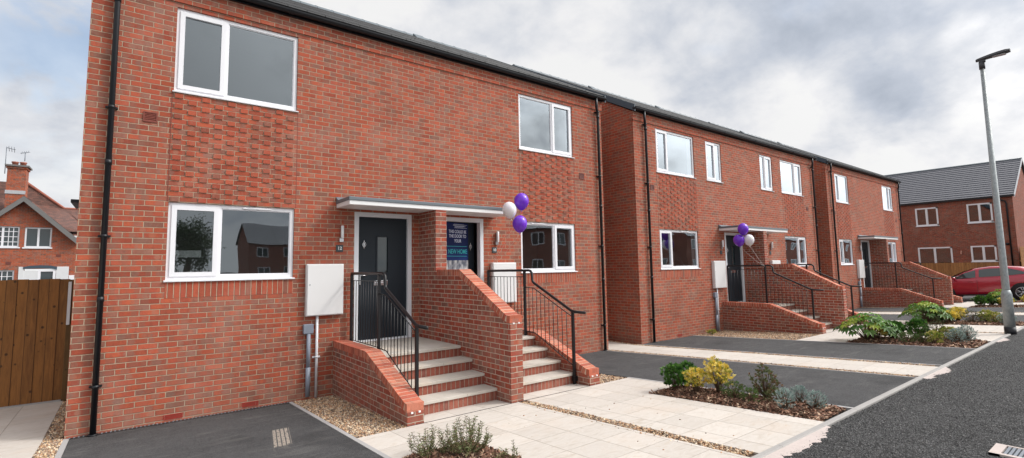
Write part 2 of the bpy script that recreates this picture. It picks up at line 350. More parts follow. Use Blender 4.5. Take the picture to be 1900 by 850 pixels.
M['oldtile'] = tile_mat('old clay tiles', (.085, .05, .042), (.22, .10, .075), .075, .17)
def wood_mat(name, c0, c1, plank=.1, ax=0):
    m = mat(name, rough=.75); g, b = nodes(m); p = g.pos(); x = g.xyz(p)
    r = g.math('DIVIDE', g.math('ADD', x[ax], 30), plank); col = g.math('FLOOR', r); fr = g.math('FRACT', r)
    rn = g.white(g.comb(col, 0, 0)); rr = g.xyz(rn[1])
    q = g.comb(g.math('MULTIPLY', x[0], 9), g.math('MULTIPLY', x[1], 9), g.math('ADD', g.math('MULTIPLY', x[2], .9), g.math('MULTIPLY', rr[0], 9)))
    gr = g.noise(q, 3.2, 5, .65, .8)[0]
    vn = g.vor(g.comb(g.math('MULTIPLY', x[ax], 8), g.math('ADD', g.math('MULTIPLY', x[2], 7), g.math('MULTIPLY', rr[1], 5)), col), 1)[0]
    k = g.math('ADD', g.math('MULTIPLY', gr, .75), g.math('MULTIPLY', rn[0], .25))
    c = g.ramp(k, [(.3, c0), (.7, c1)])
    c = g.mix(g.math('MULTIPLY', g.maprange(vn, .20, .09), .85), c, (c0[0] * .25, c0[1] * .25, c0[2] * .25))
    c = g.mix(g.math('SUBTRACT', 1, g.maprange(g.math('PINGPONG', fr, .5), .015, .05)), c, (c0[0] * .65, c0[1] * .65, c0[2] * .65))
    g.inp(b.inputs['Base Color'], c); bump(g, b, gr, .002); return m
M['fence'] = wood_mat('brown treated boards', (.112, .043, .009), (.29, .118, .026), .125)
M['fence2'] = wood_mat('orange featheredge boards', (.22, .095, .030), (.46, .22, .075), .125, 1)
M['post'] = wood_mat('brown timber post', (.10, .05, .012), (.17, .09, .025), .3)
M['carpaint'] = mat('metallic red paint', (.38, .006, .028), .25, .2, .5, 1.0)
M['carpaint'].node_tree.nodes['Principled BSDF'].inputs['Coat Roughness'].default_value = .06
M['carglass'] = mat('tinted car glass', (.03, .045, .05), .04, 0, .9)
M['tyre'] = mat('tyre rubber', (.015, .015, .016), .8)
M['alloy'] = mat('alloy wheel', (.6, .6, .62), .3, .9)
M['white_render'] = speckle(mat('white render', rough=.8), (.66, .67, .68), 6, .12, 1)
M['timber_grey'] = speckle(mat('grey barge board', rough=.7), (.16, .155, .15), 20, .3, 3)
M['lead'] = speckle(mat('lead flashing', rough=.5), (.42, .43, .45), 12, .25, 3)
M['pot'] = speckle(mat('clay pot', rough=.7), (.30, .10, .065), 14, .3, 4)
def balloon_mat(name, c, tr):
    m = mat(name, c, .26, 0, .5); g, b = nodes(m)
    b.inputs['Subsurface Weight'].default_value = .35; b.inputs['Subsurface Radius'].default_value = (.08, .05, .1); b.inputs['Subsurface Scale'].default_value = .5
    return m
M['purple'] = balloon_mat('purple balloon', (.17, .035, .58), .3); M['whiteballoon'] = balloon_mat('white balloon', (.78, .76, .78), .3)
M['ribbon'] = mat('white ribbon', (.75, .72, .72), .5)
M['sign'] = mat('dark slate plate', (.035, .05, .055), .4); M['sign_text'] = mat('white lettering', (.8, .82, .82), .5)
M['poster'] = mat('navy poster', (.006, .014, .085), .6, 0, .2)
g, b = nodes(M['poster']); x = g.xyz(g.pos())
g.inp(b.inputs['Base Color'], g.ramp(g.math('ADD', g.math('MULTIPLY', x[2], .8), g.math('MULTIPLY', g.noise(g.vmath('MULTIPLY', g.pos(), (3, 3, 14)), 1.2, 3)[0], .5)), [(.35, (.010, .035, .16)), (.75, (.004, .010, .070)), (1.1, (.008, .018, .10))]))
M['poster_white'] = mat('poster lettering', (.62, .68, .82), .5); M['poster_teal'] = mat('poster teal lettering', (.015, .38, .42), .5)
M['poster_photo'] = mat('poster room picture', rough=.4); g, b = nodes(M['poster_photo'])
g.inp(b.inputs['Base Color'], g.ramp(g.noise(g.vmath('MULTIPLY', g.pos(), (5, 5, 2)), 3, 2)[0], [(.35, (.09, .10, .13)), (.5, (.34, .35, .38)), (.65, (.60, .60, .58))]))
M['drain'] = mat('black drain channel', (.010, .010, .011), .5)
M['iron'] = speckle(mat('cast iron grating', rough=.5, metal=.3), (.20, .22, .25), 25, .3, 4)
M['lamp_head'] = mat('dark grey lamp head', (.045, .045, .05), .45); M['lens'] = mat('lamp lens', (.35, .38, .38), .15)
M['opal'] = mat('opal diffuser', (.72, .73, .74), .3)

# ------------------------------------------------------------------ mesh helpers
class MB:
    def __init__(s): s.v = []; s.f = []; s.mi = []; s.sm = []
    def add(s, vs, fs, mi=0, smooth=False):
        o = len(s.v); s.v.extend([tuple(q) for q in vs])
        for f in fs: s.f.append(tuple(i + o for i in f)); s.mi.append(mi); s.sm.append(smooth)
        return s
    def box(s, x0, x1, y0, y1, z0, z1, mi=0, T=None, bev=0):
        if bev:
            bm = bmesh.new(); bmesh.ops.create_cube(bm, size=1)
            for q in bm.verts: q.co = Vector(((x0 + x1) / 2 + q.co.x * (x1 - x0), (y0 + y1) / 2 + q.co.y * (y1 - y0), (z0 + z1) / 2 + q.co.z * (z1 - z0)))
            bmesh.ops.bevel(bm, geom=list(bm.edges), offset=bev, segments=2, affect='EDGES', profile=.5)
            bm.verts.index_update(); vs = [q.co.copy() for q in bm.verts]; fs = [tuple(q.index for q in f.verts) for f in bm.faces]; bm.free()
        else:
            vs = [Vector(q) for q in ((x0, y0, z0), (x1, y0, z0), (x1, y1, z0), (x0, y1, z0), (x0, y0, z1), (x1, y0, z1), (x1, y1, z1), (x0, y1, z1))]
            fs = [(0, 3, 2, 1), (4, 5, 6, 7), (0, 1, 5, 4), (1, 2, 6, 5), (2, 3, 7, 6), (3, 0, 4, 7)]
        if T is not None: vs = [T @ q for q in vs]
        return s.add(vs, fs, mi)
    def prism(s, poly, a0, a1, axis='x', mi=0, T=None):
        """poly: 2D outline in the plane normal to axis; extruded a0..a1"""
        n = len(poly); vs = []
        for a in (a0, a1):
            for (p, q) in poly:
                vs.append(Vector((a, p, q)) if axis == 'x' else Vector((p, a, q)) if axis == 'y' else Vector((p, q, a)))
        if T is not None: vs = [T @ q for q in vs]
        fs = [tuple(range(n)), tuple(range(2 * n - 1, n - 1, -1))] + [(i, i + n, (i + 1) % n + n, (i + 1) % n) for i in range(n)]
        return s.add(vs, fs, mi)
    def quad(s, a, b, c, d, mi=0): return s.add([a, b, c, d], [(0, 1, 2, 3)], mi)
    def tube(s, pts, rad, seg=10, mi=0, cap=True, smooth=True):
        pts = [Vector(p) for p in pts]; n = len(pts); rr = rad if isinstance(rad, (list, tuple)) else [rad] * n
        vs = []; ref = None
        for i, p in enumerate(pts):
            if i == 0: t = pts[1] - p
            elif i == n - 1: t = p - pts[-2]
            else: t = (pts[i + 1] - p).normalized() + (p - pts[i - 1]).normalized()
            t.normalize()
            if ref is None: ref = Vector((0, 0, 1)) if abs(t.z) < .9 else Vector((1, 0, 0))
            a = t.cross(ref).normalized(); b = a.cross(t).normalized(); ref = b
            for k in range(seg):
                th = 2 * math.pi * k / seg; vs.append(p + (a * math.cos(th) + b * math.sin(th)) * rr[i])
        fs = [(i * seg + k, i * seg + (k + 1) % seg, (i + 1) * seg + (k + 1) % seg, (i + 1) * seg + k) for i in range(n - 1) for k in range(seg)]
        s.add(vs, fs, mi, smooth)
        if cap:
            o = len(s.v) - len(vs)
            s.f.append(tuple(o + k for k in range(seg - 1, -1, -1))); s.mi.append(mi); s.sm.append(False)
            s.f.append(tuple(o + (n - 1) * seg + k for k in range(seg))); s.mi.append(mi); s.sm.append(False)
        return s
    def lathe(s, prof, c, seg=16, mi=0, axis=None, smooth=True):
        """prof [(r,h)] about axis (default z) at c"""
        ax = Vector(axis).normalized() if axis else Vector((0, 0, 1))
        rf = Vector((1, 0, 0)) if abs(ax.x) < .9 else Vector((0, 1, 0)); a = ax.cross(rf).normalized(); b = ax.cross(a)
        vs = [Vector(c) + ax * h + (a * math.cos(2 * math.pi * k / seg) + b * math.sin(2 * math.pi * k / seg)) * r for (r, h) in prof for k in range(seg)]
        n = len(prof)
        fs = [(i * seg + k, i * seg + (k + 1) % seg, (i + 1) * seg + (k + 1) % seg, (i + 1) * seg + k) for i in range(n - 1) for k in range(seg)]
        fs += [tuple(range(seg - 1, -1, -1)), tuple((n - 1) * seg + k for k in range(seg))]
        return s.add(vs, fs, mi, smooth)
    def ball(s, c, r, mi=0, seg=12, sc=(1, 1, 1)):
        prof = [(max(1e-4, math.sin(math.pi * i / seg)) * r, -math.cos(math.pi * i / seg) * r) for i in range(seg + 1)]
        o = len(s.v); s.lathe(prof, (0, 0, 0), seg, mi)
        for i in range(o, len(s.v)): q = s.v[i]; s.v[i] = (c[0] + q[0] * sc[0], c[1] + q[1] * sc[1], c[2] + q[2] * sc[2])
        return s
    def build(s, name, mats, parent=None, **kw):
        base = Vector((0, 0, 0))
        if parent is not None: base = wloc(parent)
        me = bpy.data.meshes.new(name)
        me.from_pydata([(q[0] - base.x, q[1] - base.y, q[2] - base.z) for q in s.v], [], s.f)
        if not isinstance(mats, (list, tuple)): mats = [mats]
        for q in mats: me.materials.append(q)
        me.polygons.foreach_set('material_index', s.mi); me.polygons.foreach_set('use_smooth', s.sm)
        if name != 'glass': bm = bmesh.new(); bm.from_mesh(me); bmesh.ops.recalc_face_normals(bm, faces=bm.faces); bm.to_mesh(me); bm.free()
        me.update()
        o = bpy.data.objects.new(name, me); COL.objects.link(o)
        if parent is not None: o.parent = parent
        if kw: tag(o, **kw)
        return o
def wloc(o):
    v = Vector(o.location)
    while o.parent: o = o.parent; v = v + Vector(o.location)
    return v
def tag(o, label=None, cat=None, group=None, kind=None):
    if label: o['label'] = label
    if cat: o['category'] = cat
    if group: o['group'] = group
    if kind: o['kind'] = kind
    return o
def thing(name, label, cat, loc, group=None):
    o = bpy.data.objects.new(name, None); COL.objects.link(o); o.location = loc; o.empty_display_size = .2
    return tag(o, label, cat, group)
def fast_mesh(name, V, F, mats, colors=None, mi=None, parent=None, smooth=False):
    """V (n,3) float, F (m,k) int of one polygon size; colors per face"""
    base = np.array(wloc(parent)) if parent is not None else np.zeros(3)
    V = V - base; k = F.shape[1]; me = bpy.data.meshes.new(name)
    me.vertices.add(len(V)); me.vertices.foreach_set('co', V.astype(np.float32).ravel())
    me.loops.add(F.size); me.loops.foreach_set('vertex_index', F.astype(np.int32).ravel())
    me.polygons.add(len(F)); me.polygons.foreach_set('loop_start', (np.arange(len(F)) * k).astype(np.int32)); me.polygons.foreach_set('loop_total', np.full(len(F), k, np.int32))
    if smooth: me.polygons.foreach_set('use_smooth', np.ones(len(F), bool))
    for m_ in (mats if isinstance(mats, (list, tuple)) else [mats]): me.materials.append(m_)
    if colors is not None:
        ca = me.color_attributes.new('col', 'FLOAT_COLOR', 'CORNER')
        cc = np.ones((len(F), k, 4), np.float32); cc[:, :, :3] = colors[:, None, :]; ca.data.foreach_set('color', cc.ravel())
    me.update(calc_edges=True)
    o = bpy.data.objects.new(name, me); COL.objects.link(o)
    if parent is not None: o.parent = parent
    return o
def gz(y):
    """ground height: flat at the houses, rising to the road"""
    if y >= 0: return -1.905
    if y >= -7.5: return -1.905 - .0545 * y
    return -1.905 + .0545 * 7.5
gzv = np.vectorize(gz)
def slab(mb, x0, x1, y0, y1, dz, th=.05, mi=0):
    """sheet following the ground between y0 and y1, top dz above it"""
    ys = sorted({y0, y1} | {q for q in (0., -7.5) if min(y0, y1) < q < max(y0, y1)})
    for a, c in zip(ys[:-1], ys[1:]):
        mb.prism([(a, gz(a) + dz - th), (c, gz(c) + dz - th), (c, gz(c) + dz), (a, gz(a) + dz)], x0, x1, 'x', mi)

# ------------------------------------------------------------------ ground, drives, paths, road
mb = MB(); ys = [-400, -7.5, 0, 400]
for a, c in zip(ys[:-1], ys[1:]): mb.quad((-300, a, gz(a) - .03), (500, a, gz(a) - .03), (500, c, gz(c) - .03), (-300, c, gz(c) - .03))
mb.build('ground', M['ground'], kind='structure')
mb = MB(); mb.quad((-60, -6.17, gz(-6.17) - .004), (110, -6.17, gz(-6.17) - .004), (110, -7.5, gz(-7.5) - .004), (-60, -7.5, gz(-7.5) - .004))
mb.quad((-60, -7.5, gz(-7.5) - .004), (110, -7.5, gz(-7.5) - .004), (110, -16, gz(-16) - .004), (-60, -16, gz(-16) - .004))
mb.build('road', M['road'], kind='structure')
mb = MB()
x = -14.
while x < 60:
    if not (16.15 < x + .4 < 16.3):
        mb.prism([(-6.093, gz(-6.093) - .1), (-6.15, gz(-6.15) - .1), (-6.15, gz(-6.15) + .004), (-6.142, gz(-6.15) + .014), (-6.093, gz(-6.093) + .016)], x, x + .910, 'x')
    x += .915
mb.build('kerb', M['kerb'], kind='structure')
def sheet(name, x0, x1, y0, y1, dz, m, xtra=()):
    mb = MB(); slab(mb, x0, x1, y0, y1, dz)
    for q in xtra: slab(mb, *q)
    return mb.build(name, m, kind='structure')
ENDY = -6.091
# drives (x ranges)
for (a, c, top) in ((-1.975, .575, -.06), (5.325, 7.72, -.004), (9.12, 11.50, -.004), (17.95, 20.55, -.004), (22.0, 24.5, -.004), (29.0, 31.4, -.004), (32.4, 36, -.004)):
    sheet('driveway', a, c, ENDY, top, .0, M['drive'])
# concrete edgings
mb = MB()
for (a, c, y1, y0) in ((-2.035, -1.978, -.01, ENDY), (.578, .63, -.01, ENDY), (5.27, 5.322, -2.77, ENDY), (7.724, 7.76, -.01, ENDY), (9.075, 9.117, -.01, ENDY), (11.503, 11.55, -.01, ENDY), (17.90, 17.947, -2.77, ENDY), (20.553, 20.6, -.01, ENDY), (21.95, 21.997, -.01, ENDY), (24.503, 24.55, -.01, ENDY)):
    slab(mb, a, c, y0, y1, .006)
mb.build('concrete_edging', M['edging'], kind='structure')
# flag paths
sheet('path', .633, 2.935, -3.80, -2.785, .003, M['flags'], ((1.49, 2.935, ENDY, -3.803, .003),))
sheet('path', 3.09, 5.268, -3.80, -2.785, .003, M['flags'], ((3.09, 4.505, ENDY, -3.803, .003),))
sheet('path', 7.91, 8.93, ENDY, 10, .003, M['flags'])
sheet('path', 11.553, 14.70, -3.84, -2.785, .003, M['flags'], ((12.95, 14.70, ENDY, -3.843, .003),))
sheet('path', 14.85, 17.897, -3.60, -2.785, .003, M['flags'], ((14.85, 16.75, ENDY, -3.603, .003),))
sheet('path', 20.72, 21.75, ENDY, 10, .003, M['flags'])
sheet('path', 24.553, 28.95, -3.60, -2.785, .003, M['flags'], ((25.9, 27.9, ENDY, -3.603, .003),))
sheet('path', -4.5, -2.235, -3.5, 2.55, .003, M['flags'])
# flags at the foot of each stair, behind the slot drain
for cx in (2.93, 14.87, 26.55):
    sheet('path', cx - 1.44, cx - .115, -2.762, -2.40, .003, M['flags']); sheet('path', cx + .12, cx + 1.44, -2.762, -2.40, .003, M['flags'])
    mb = MB(); slab(mb, cx - 1.67, cx + 1.67, -2.783, -2.766, .0045); mb.build('slot_drain', M['drain'], kind='structure')
# gravel beds beneath the loose stones
GR = [(.633, 1.27, -2.78, -.005), (2.938, 3.087, ENDY, -2.79), (4.60, 5.30, -2.78, -.005), (7.762, 7.907, ENDY, -.005), (8.933, 9.07, ENDY, 6),
      (-2.232, -2.035, -3.5, 10), (11.553, 13.19, -2.78, -.005), (14.703, 14.847, ENDY, -2.79), (20.603, 20.717, ENDY, 0), (21.753, 21.947, ENDY, 5), (24.553, 24.9, -2.78, -.005)]
mb = MB()
for (a, c, y0, y1) in GR: slab(mb, a, c, y0, y1, -.018)
mb.build('gravel_bed', M['gravel_bed'], kind='structure')
# mortar haunching lost on the road side of the kerb, where the paths meet it
def haunch(x0, x1, depth, seed):
    rg = random.Random(seed); n = 90; top = []; 
    for i in range(n + 1):
        t = i / n; q = x0 + (x1 - x0) * t; dd = depth * (.75 + .25 * math.sin(t * 9 + seed) + rg.uniform(-.22, .16)) * min(1, 5 * min(t, 1 - t) + .35)
        top.append((q, -6.152 - dd))
    mb = MB(); vs = [(q, -6.152, gz(-6.152) + .006) for q, _ in top] + [(q, y, gz(y) - .002) for q, y in top]
    mb.add(vs, [(i, i + 1, i + 1 + n + 1, i + n + 1) for i in range(n)])
    mb.build('mortar_patch', M['mortar_haunch'], kind='structure')
haunch(1.2, 4.35, .15, 1); haunch(7.72, 8.95, .14, 2); haunch(12.85, 13.7, .13, 3)

# ------------------------------------------------------------------ loose stones and bark
ICO_V = None
def ico():
    bm = bmesh.new(); bmesh.ops.create_icosphere(bm, subdivisions=1, radius=1); bm.verts.index_update()
    V = np.array([q.co[:] for q in bm.verts]); F = np.array([[q.index for q in f.verts] for f in bm.faces]); bm.free(); return V, F
IV, IF = ico()
def rotm(n):
    q = RNG.normal(size=(n, 4)); q /= np.linalg.norm(q, axis=1)[:, None]; w_, x_, y_, z_ = q.T
    return np.stack([np.stack([1 - 2 * (y_ * y_ + z_ * z_), 2 * (x_ * y_ - w_ * z_), 2 * (x_ * z_ + w_ * y_)], -1), np.stack([2 * (x_ * y_ + w_ * z_), 1 - 2 * (x_ * x_ + z_ * z_), 2 * (y_ * z_ - w_ * x_)], -1), np.stack([2 * (x_ * z_ - w_ * y_), 2 * (y_ * z_ + w_ * x_), 1 - 2 * (x_ * x_ + y_ * y_)], -1)], 1)
STONE = np.array([(.46, .30, .17), (.34, .20, .115), (.55, .42, .28), (.22, .15, .10), (.66, .54, .40), (.30, .23, .18), (.44, .25, .14), (.13, .10, .08)])
def stones(name, areas, dens, r0, r1, label=None):
    pts = []
    for (a, c, y0, y1, dn) in areas:
        n = int((c - a) * (y1 - y0) * dens * dn); q = np.column_stack([RNG.uniform(a, c, n), RNG.uniform(y0, y1, n)]); pts.append(q)
    P = np.concatenate(pts); n = len(P); r = RNG.uniform(r0, r1, n)
    sc = r[:, None] * np.column_stack([RNG.uniform(.75, 1.25, n), RNG.uniform(.7, 1.1, n), RNG.uniform(.5, .8, n)])
    Z = gzv(P[:, 1]) - .012 + RNG.uniform(0, .014, n)
    Rm = rotm(n); base = IV[None] * (1 + RNG.uniform(-.14, .14, (n, len(IV), 1))); V = np.einsum('nij,nkj->nki', Rm, base * sc[:, None, :])
    V += np.column_stack([P, Z])[:, None, :]
    F = (IF[None] + (np.arange(n) * len(IV))[:, None, None]).reshape(-1, 3)
    col = STONE[RNG.integers(0, len(STONE), n)] * RNG.uniform(.75, 1.3, (n, 1)); col = np.repeat(col, len(IF), 0)
    o = fast_mesh(name, V.reshape(-1, 3), F, M['stones'], col); tag(o, kind='stuff'); return o
near = [(.64, 1.26, -2.77, -.01, 1), (2.94, 3.085, -6.02, -2.80, 1), (-2.23, -2.04, -1.6, 2.5, 1), (4.61, 5.26, -2.77, -2.0, .9), (4.61, 5.26, -2.0, -.1, .5), (3.085, 3.16, -5.5, -2.9, .05), (2.86, 2.935, -6.0, -3.2, .10)]
tag(stones('gravel', near, 4300, .0085, .0170), 'brown and buff loose gravel beside the first steps and paths', 'gravel')
far = [(7.765, 7.905, -6, -.02, 1), (8.935, 9.068, -6, 1.5, 1), (11.56, 13.18, -2.77, -.02, .8), (14.705, 14.845, -6.0, -2.8, 1), (20.605, 20.715, -6, 0, 1), (21.755, 21.945, -6, 0, .7), (24.56, 24.89, -2.77, 0, .7)]
tag(stones('gravel', far, 2300, .011, .018), 'brown loose gravel along the paths and under the wall of the middle house', 'gravel')
# a few stray stones kicked onto the flags
tag(stones('stray_stones', [(1.6, 4.4, -5.9, -3.0, 1), (2.4, 3.8, -5.4, -3.4, 1.6)], 5, .008, .015), 'stray gravel stones scattered on the pale flags', 'gravel')
def chips():
    n = 34000; P = np.column_stack([RNG.uniform(1.6, 11, n), -6.17 - RNG.power(.8, n) * 3.4]); keep = RNG.random(n) < np.clip(1.25 - (P[:, 0] - 2) * .09, .25, 1); P = P[keep]; n = len(P)
    tet = np.array([(1, 1, 1), (1, -1, -1), (-1, 1, -1), (-1, -1, 1)], float) * .8; tf = np.array([(0, 1, 2), (0, 3, 1), (0, 2, 3), (1, 3, 2)])
    r = RNG.uniform(.0026, .0070, n); V = np.einsum('nij,nkj->nki', rotm(n), tet[None] * r[:, None, None] * (1 + RNG.uniform(-.3, .3, (n, 4, 1))))
    V += np.column_stack([P, gzv(P[:, 1]) - .003])[:, None, :]
    F = (tf[None] + (np.arange(n) * 4)[:, None, None]).reshape(-1, 3)
    col = np.repeat(np.array([(.15, .15, .15), (.03, .03, .032), (.10, .10, .10), (.26, .255, .25), (.05, .05, .05), (.12, .115, .11)])[RNG.integers(0, 6, n)] * RNG.uniform(.7, 1.3, (n, 1)), 4, 0)
    tag(fast_mesh('road_chippings', V.reshape(-1, 3), F, M['stones'], col), 'coarse grey stone chippings in the rough road surface', 'chippings', kind='stuff')
chips()
BEDS = [(.66, 1.487, -6.025, -3.806, 1), (4.508, 5.266, -6.025, -3.806, 1), (11.56, 12.945, -6.025, -3.85, .5), (16.755, 17.895, -6.025, -3.61, .45), (24.56, 25.89, -6.0, -3.61, .3), (27.91, 28.95, -6.0, -3.61, .3)]
BK = np.array([(.17, .085, .055), (.10, .052, .034), (.26, .15, .10), (.06, .034, .024), (.42, .29, .20), (.14, .066, .042), (.22, .11, .07)])
def bark(i, a, c, y0, y1, dn):
    mb = MB(); nx, ny = 10, 26; hs = {}
    rg = random.Random(i)
    for ii in range(nx + 1):
        for jj in range(ny + 1):
            e = min(ii, nx - ii, jj, ny - jj); hs[ii, jj] = len(mb.v); xx = a + (c - a) * ii / nx; yy = y0 + (y1 - y0) * jj / ny
            mb.v.append((xx, yy, gz(yy) - .012 + min(e, 2) * .014 + rg.uniform(-.005, .006)))
    for ii in range(nx):
        for jj in range(ny): mb.f.append((hs[ii, jj], hs[ii + 1, jj], hs[ii + 1, jj + 1], hs[ii, jj + 1])); mb.mi.append(0); mb.sm.append(True)
    mb.build('planting_soil', M['soil'], kind='structure')
    n = int((c - a) * (y1 - y0) * 2600 * dn); P = np.column_stack([RNG.uniform(a, c, n), RNG.uniform(y0, y1, n)])
    e = np.minimum(np.minimum(P[:, 0] - a, c - P[:, 0]) / ((c - a) / nx), np.minimum(P[:, 1] - y0, y1 - P[:, 1]) / ((y1 - y0) / ny))
    Z = gzv(P[:, 1]) - .010 + np.minimum(e, 2) * .014 + RNG.uniform(.002, .018, n)
    L = RNG.uniform(.010, .030, n) * (1 if dn > .9 else 1.35); W_ = L * RNG.uniform(.22, .5, n); T_ = L * .12
    bx = np.array([(-1, -1, -1), (1, -1, -1), (1, 1, -1), (-1, 1, -1), (-1, -1, 1), (1, -1, 1), (1, 1, 1), (-1, 1, 1)], float)
    bf = np.array([(0, 3, 2, 1), (4, 5, 6, 7), (0, 1, 5, 4), (1, 2, 6, 5), (2, 3, 7, 6), (3, 0, 4, 7)])
    th = RNG.uniform(0, 2 * np.pi, n); ti = RNG.normal(0, .35, n); tj = RNG.normal(0, .3, n)
    V = bx[None] * np.column_stack([L, W_, T_])[:, None, :] * (1 + RNG.uniform(-.3, .3, (n, 8, 1)))
    V[:, :, 2] += V[:, :, 0] * np.tan(ti)[:, None] + V[:, :, 1] * np.tan(tj)[:, None]
    X = V[:, :, 0] * np.cos(th)[:, None] - V[:, :, 1] * np.sin(th)[:, None]; Y = V[:, :, 0] * np.sin(th)[:, None] + V[:, :, 1] * np.cos(th)[:, None]
    V[:, :, 0] = X + P[:, :1]; V[:, :, 1] = Y + P[:, 1:]; V[:, :, 2] += Z[:, None]
    F = (bf[None] + (np.arange(n) * 8)[:, None, None]).reshape(-1, 4)
    col = np.repeat(BK[RNG.integers(0, len(BK), n)] * RNG.uniform(.7, 1.35, (n, 1)), 6, 0)
    names = ['nearest planting bed by the first steps', 'planting bed right of the first paths', 'planting bed left of the middle steps', 'planting bed right of the middle steps', 'planting bed left of the far steps', 'planting bed beside the red car']
    tag(fast_mesh('bark_mulch', V.reshape(-1, 3), F, M['bark'], col), 'brown bark chips covering the ' + names[i], 'mulch', kind='stuff')
for i, q in enumerate(BEDS): bark(i, *q)

# ------------------------------------------------------------------ houses
def wall_sheet(mb, x0, x1, z0, z1, ops, y=0., rev=.10, mi=0):
    """front wall sheet at y with openings (xa,xb,za,zb) and reveals going back"""
    xs = sorted({x0, x1} | {q for o in ops for q in o[:2] if x0 < q < x1}); zs = sorted({z0, z1} | {q for o in ops for q in o[2:4] if z0 < q < z1})
    for xa, xb in zip(xs[:-1], xs[1:]):
        for za, zb in zip(zs[:-1], zs[1:]):
            cx_, cz_ = (xa + xb) / 2, (za + zb) / 2
            if any(o[0] < cx_ < o[1] and o[2] < cz_ < o[3] for o in ops): continue
            mb.quad((xa, y, za), (xb, y, za), (xb, y, zb), (xa, y, zb), mi)
    for (xa, xb, za, zb) in ops:
        mb.quad((xa, y, za), (xa, y + rev, za), (xa, y + rev, zb), (xa, y, zb), mi); mb.quad((xb, y, za), (xb, y + rev, za), (xb, y + rev, zb), (xb, y, zb), mi)
        mb.quad((xa, y, zb), (xb, y, zb), (xb, y + rev, zb), (xa, y + rev, zb), mi); mb.quad((xa, y, za), (xb, y, za), (xb, y + rev, za), (xa, y + rev, za), mi)
def ring(mb, xa, xb, za, zb, wd, y0, y1, mi=0):
    mb.box(xa, xb, y0, y1, za, za + wd, mi); mb.box(xa, xb, y0, y1, zb - wd, zb, mi)
    mb.box(xa, xa + wd, y0, y1, za + wd, zb - wd, mi); mb.box(xb - wd, xb, y0, y1, za + wd, zb - wd, mi)
def window(parent, xa, xb, za, zb, mull, casement, vent=False, room='room', blind=False, dim=1.6):
    """za = underside of the sill; casement 'L' or 'R' of the mullion"""
    y0, y1 = .028, .088; zs = za + .032
    w_ = MB(); ring(w_, xa + .003, xb - .003, zs, zb - .003, .052, y0, y1); w_.box(mull - .022, mull + .022, y0 + .001, y1, zs + .052, zb - .055)
    fr = w_.build('window', M['upvc'], parent)
    l, r = (xa + .055, mull - .022) if casement == 'L' else (mull + .022, xb - .055)
    l2, r2 = (mull + .022, xb - .055) if casement == 'L' else (xa + .055, mull - .022)
    zb2 = zb - .055; z2 = zs + .052
    s_ = MB(); ring(s_, l - .012, r + .012, z2 - .012, zb2 + .012, .062, y0 - .014, y1 - .01); s_.build('casement', M['upvc'], fr)
    b_ = MB(); ring(b_, l2, r2, z2, zb2, .014, y0 + .012, y1 - .012); b_.build('glazing_bead', M['upvc'], fr)
    gb = MB(); yg = y0 + .022
    gb.quad((l + .049, yg, z2 + .049), (r - .049, yg, z2 + .049), (r - .049, yg, zb2 - .049), (l + .049, yg, zb2 - .049))
    gb.quad((l2 + .013, yg + .004, z2 + .013), (r2 - .013, yg + .004, z2 + .013), (r2 - .013, yg + .004, zb2 - .013), (l2 + .013, yg + .004, zb2 - .013))
    gb.build('glass', M['glass'], fr)
    s2 = MB(); s2.prism([(y1, za + .002), (-.028, za), (-.030, za + .016), (y0 - .001, za + .031), (y1, za + .031)], xa - .018, xb + .022, 'x'); s2.build('sill', M['upvc'], fr)
    if vent:
        v_ = MB(); m_ = (l2 + r2) / 2; v_.box(m_ - .20, m_ + .20, y0 - .016, y0, zb - .045, zb - .022, bev=.004); v_.build('trickle_vent', M['upvc'], fr)
    q = MB(); ring(q, xa - .012, xb + .012, za - .01, zb + .012, .030, y1 + .001, .235); q.build('inner_reveal', M['upvc'], fr)
    # the room behind
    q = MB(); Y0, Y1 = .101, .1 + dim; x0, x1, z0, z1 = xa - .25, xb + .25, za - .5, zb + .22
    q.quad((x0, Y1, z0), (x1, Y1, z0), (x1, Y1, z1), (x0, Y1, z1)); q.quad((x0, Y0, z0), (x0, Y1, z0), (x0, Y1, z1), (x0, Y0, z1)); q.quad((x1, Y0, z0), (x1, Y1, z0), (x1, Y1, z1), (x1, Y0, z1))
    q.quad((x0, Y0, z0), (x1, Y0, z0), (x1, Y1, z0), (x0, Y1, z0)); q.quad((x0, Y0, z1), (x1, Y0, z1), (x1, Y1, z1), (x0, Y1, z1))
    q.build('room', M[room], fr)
    if blind:
        q = MB(); 
        for k in range(int((zb - za - .15) / .045)): zz_ = zb - .09 - k * .045; q.box(xa + .07, xb - .07, .115, .145, zz_ - .003, zz_ + .003)
        q.build('blind', M['curtain'], fr)
    return fr
def text_mesh(txt, size, m, parent, loc, rotm_, name='lettering', ext=.0015, align='CENTER', bold=0.0, sx=1):
    cu = bpy.data.curves.new(name, 'FONT'); cu.body = txt; cu.size = size; cu.align_x = align; cu.align_y = 'CENTER'; cu.extrude = ext; cu.offset = bold
    t = bpy.data.objects.new('t', cu); COL.objects.link(t); bpy.context.view_layer.update()
    dg = bpy.context.evaluated_depsgraph_get(); me = bpy.data.meshes.new_from_object(t.evaluated_get(dg)); bpy.data.objects.remove(t)
    base = wloc(parent); me.name = name
    me.transform(Matrix.Translation(Vector(loc) - base) @ rotm_.to_4x4() @ Matrix.Diagonal((sx, 1, 1, 1)))
    me.materials.clear(); me.materials.append(m)
    o = bpy.data.objects.new(name, me); COL.objects.link(o); o.parent = parent; return o
FACE = Matrix(((1, 0, 0), (0, 0, -1), (0, 1, 0)))     # text in the x-z plane looking to -y
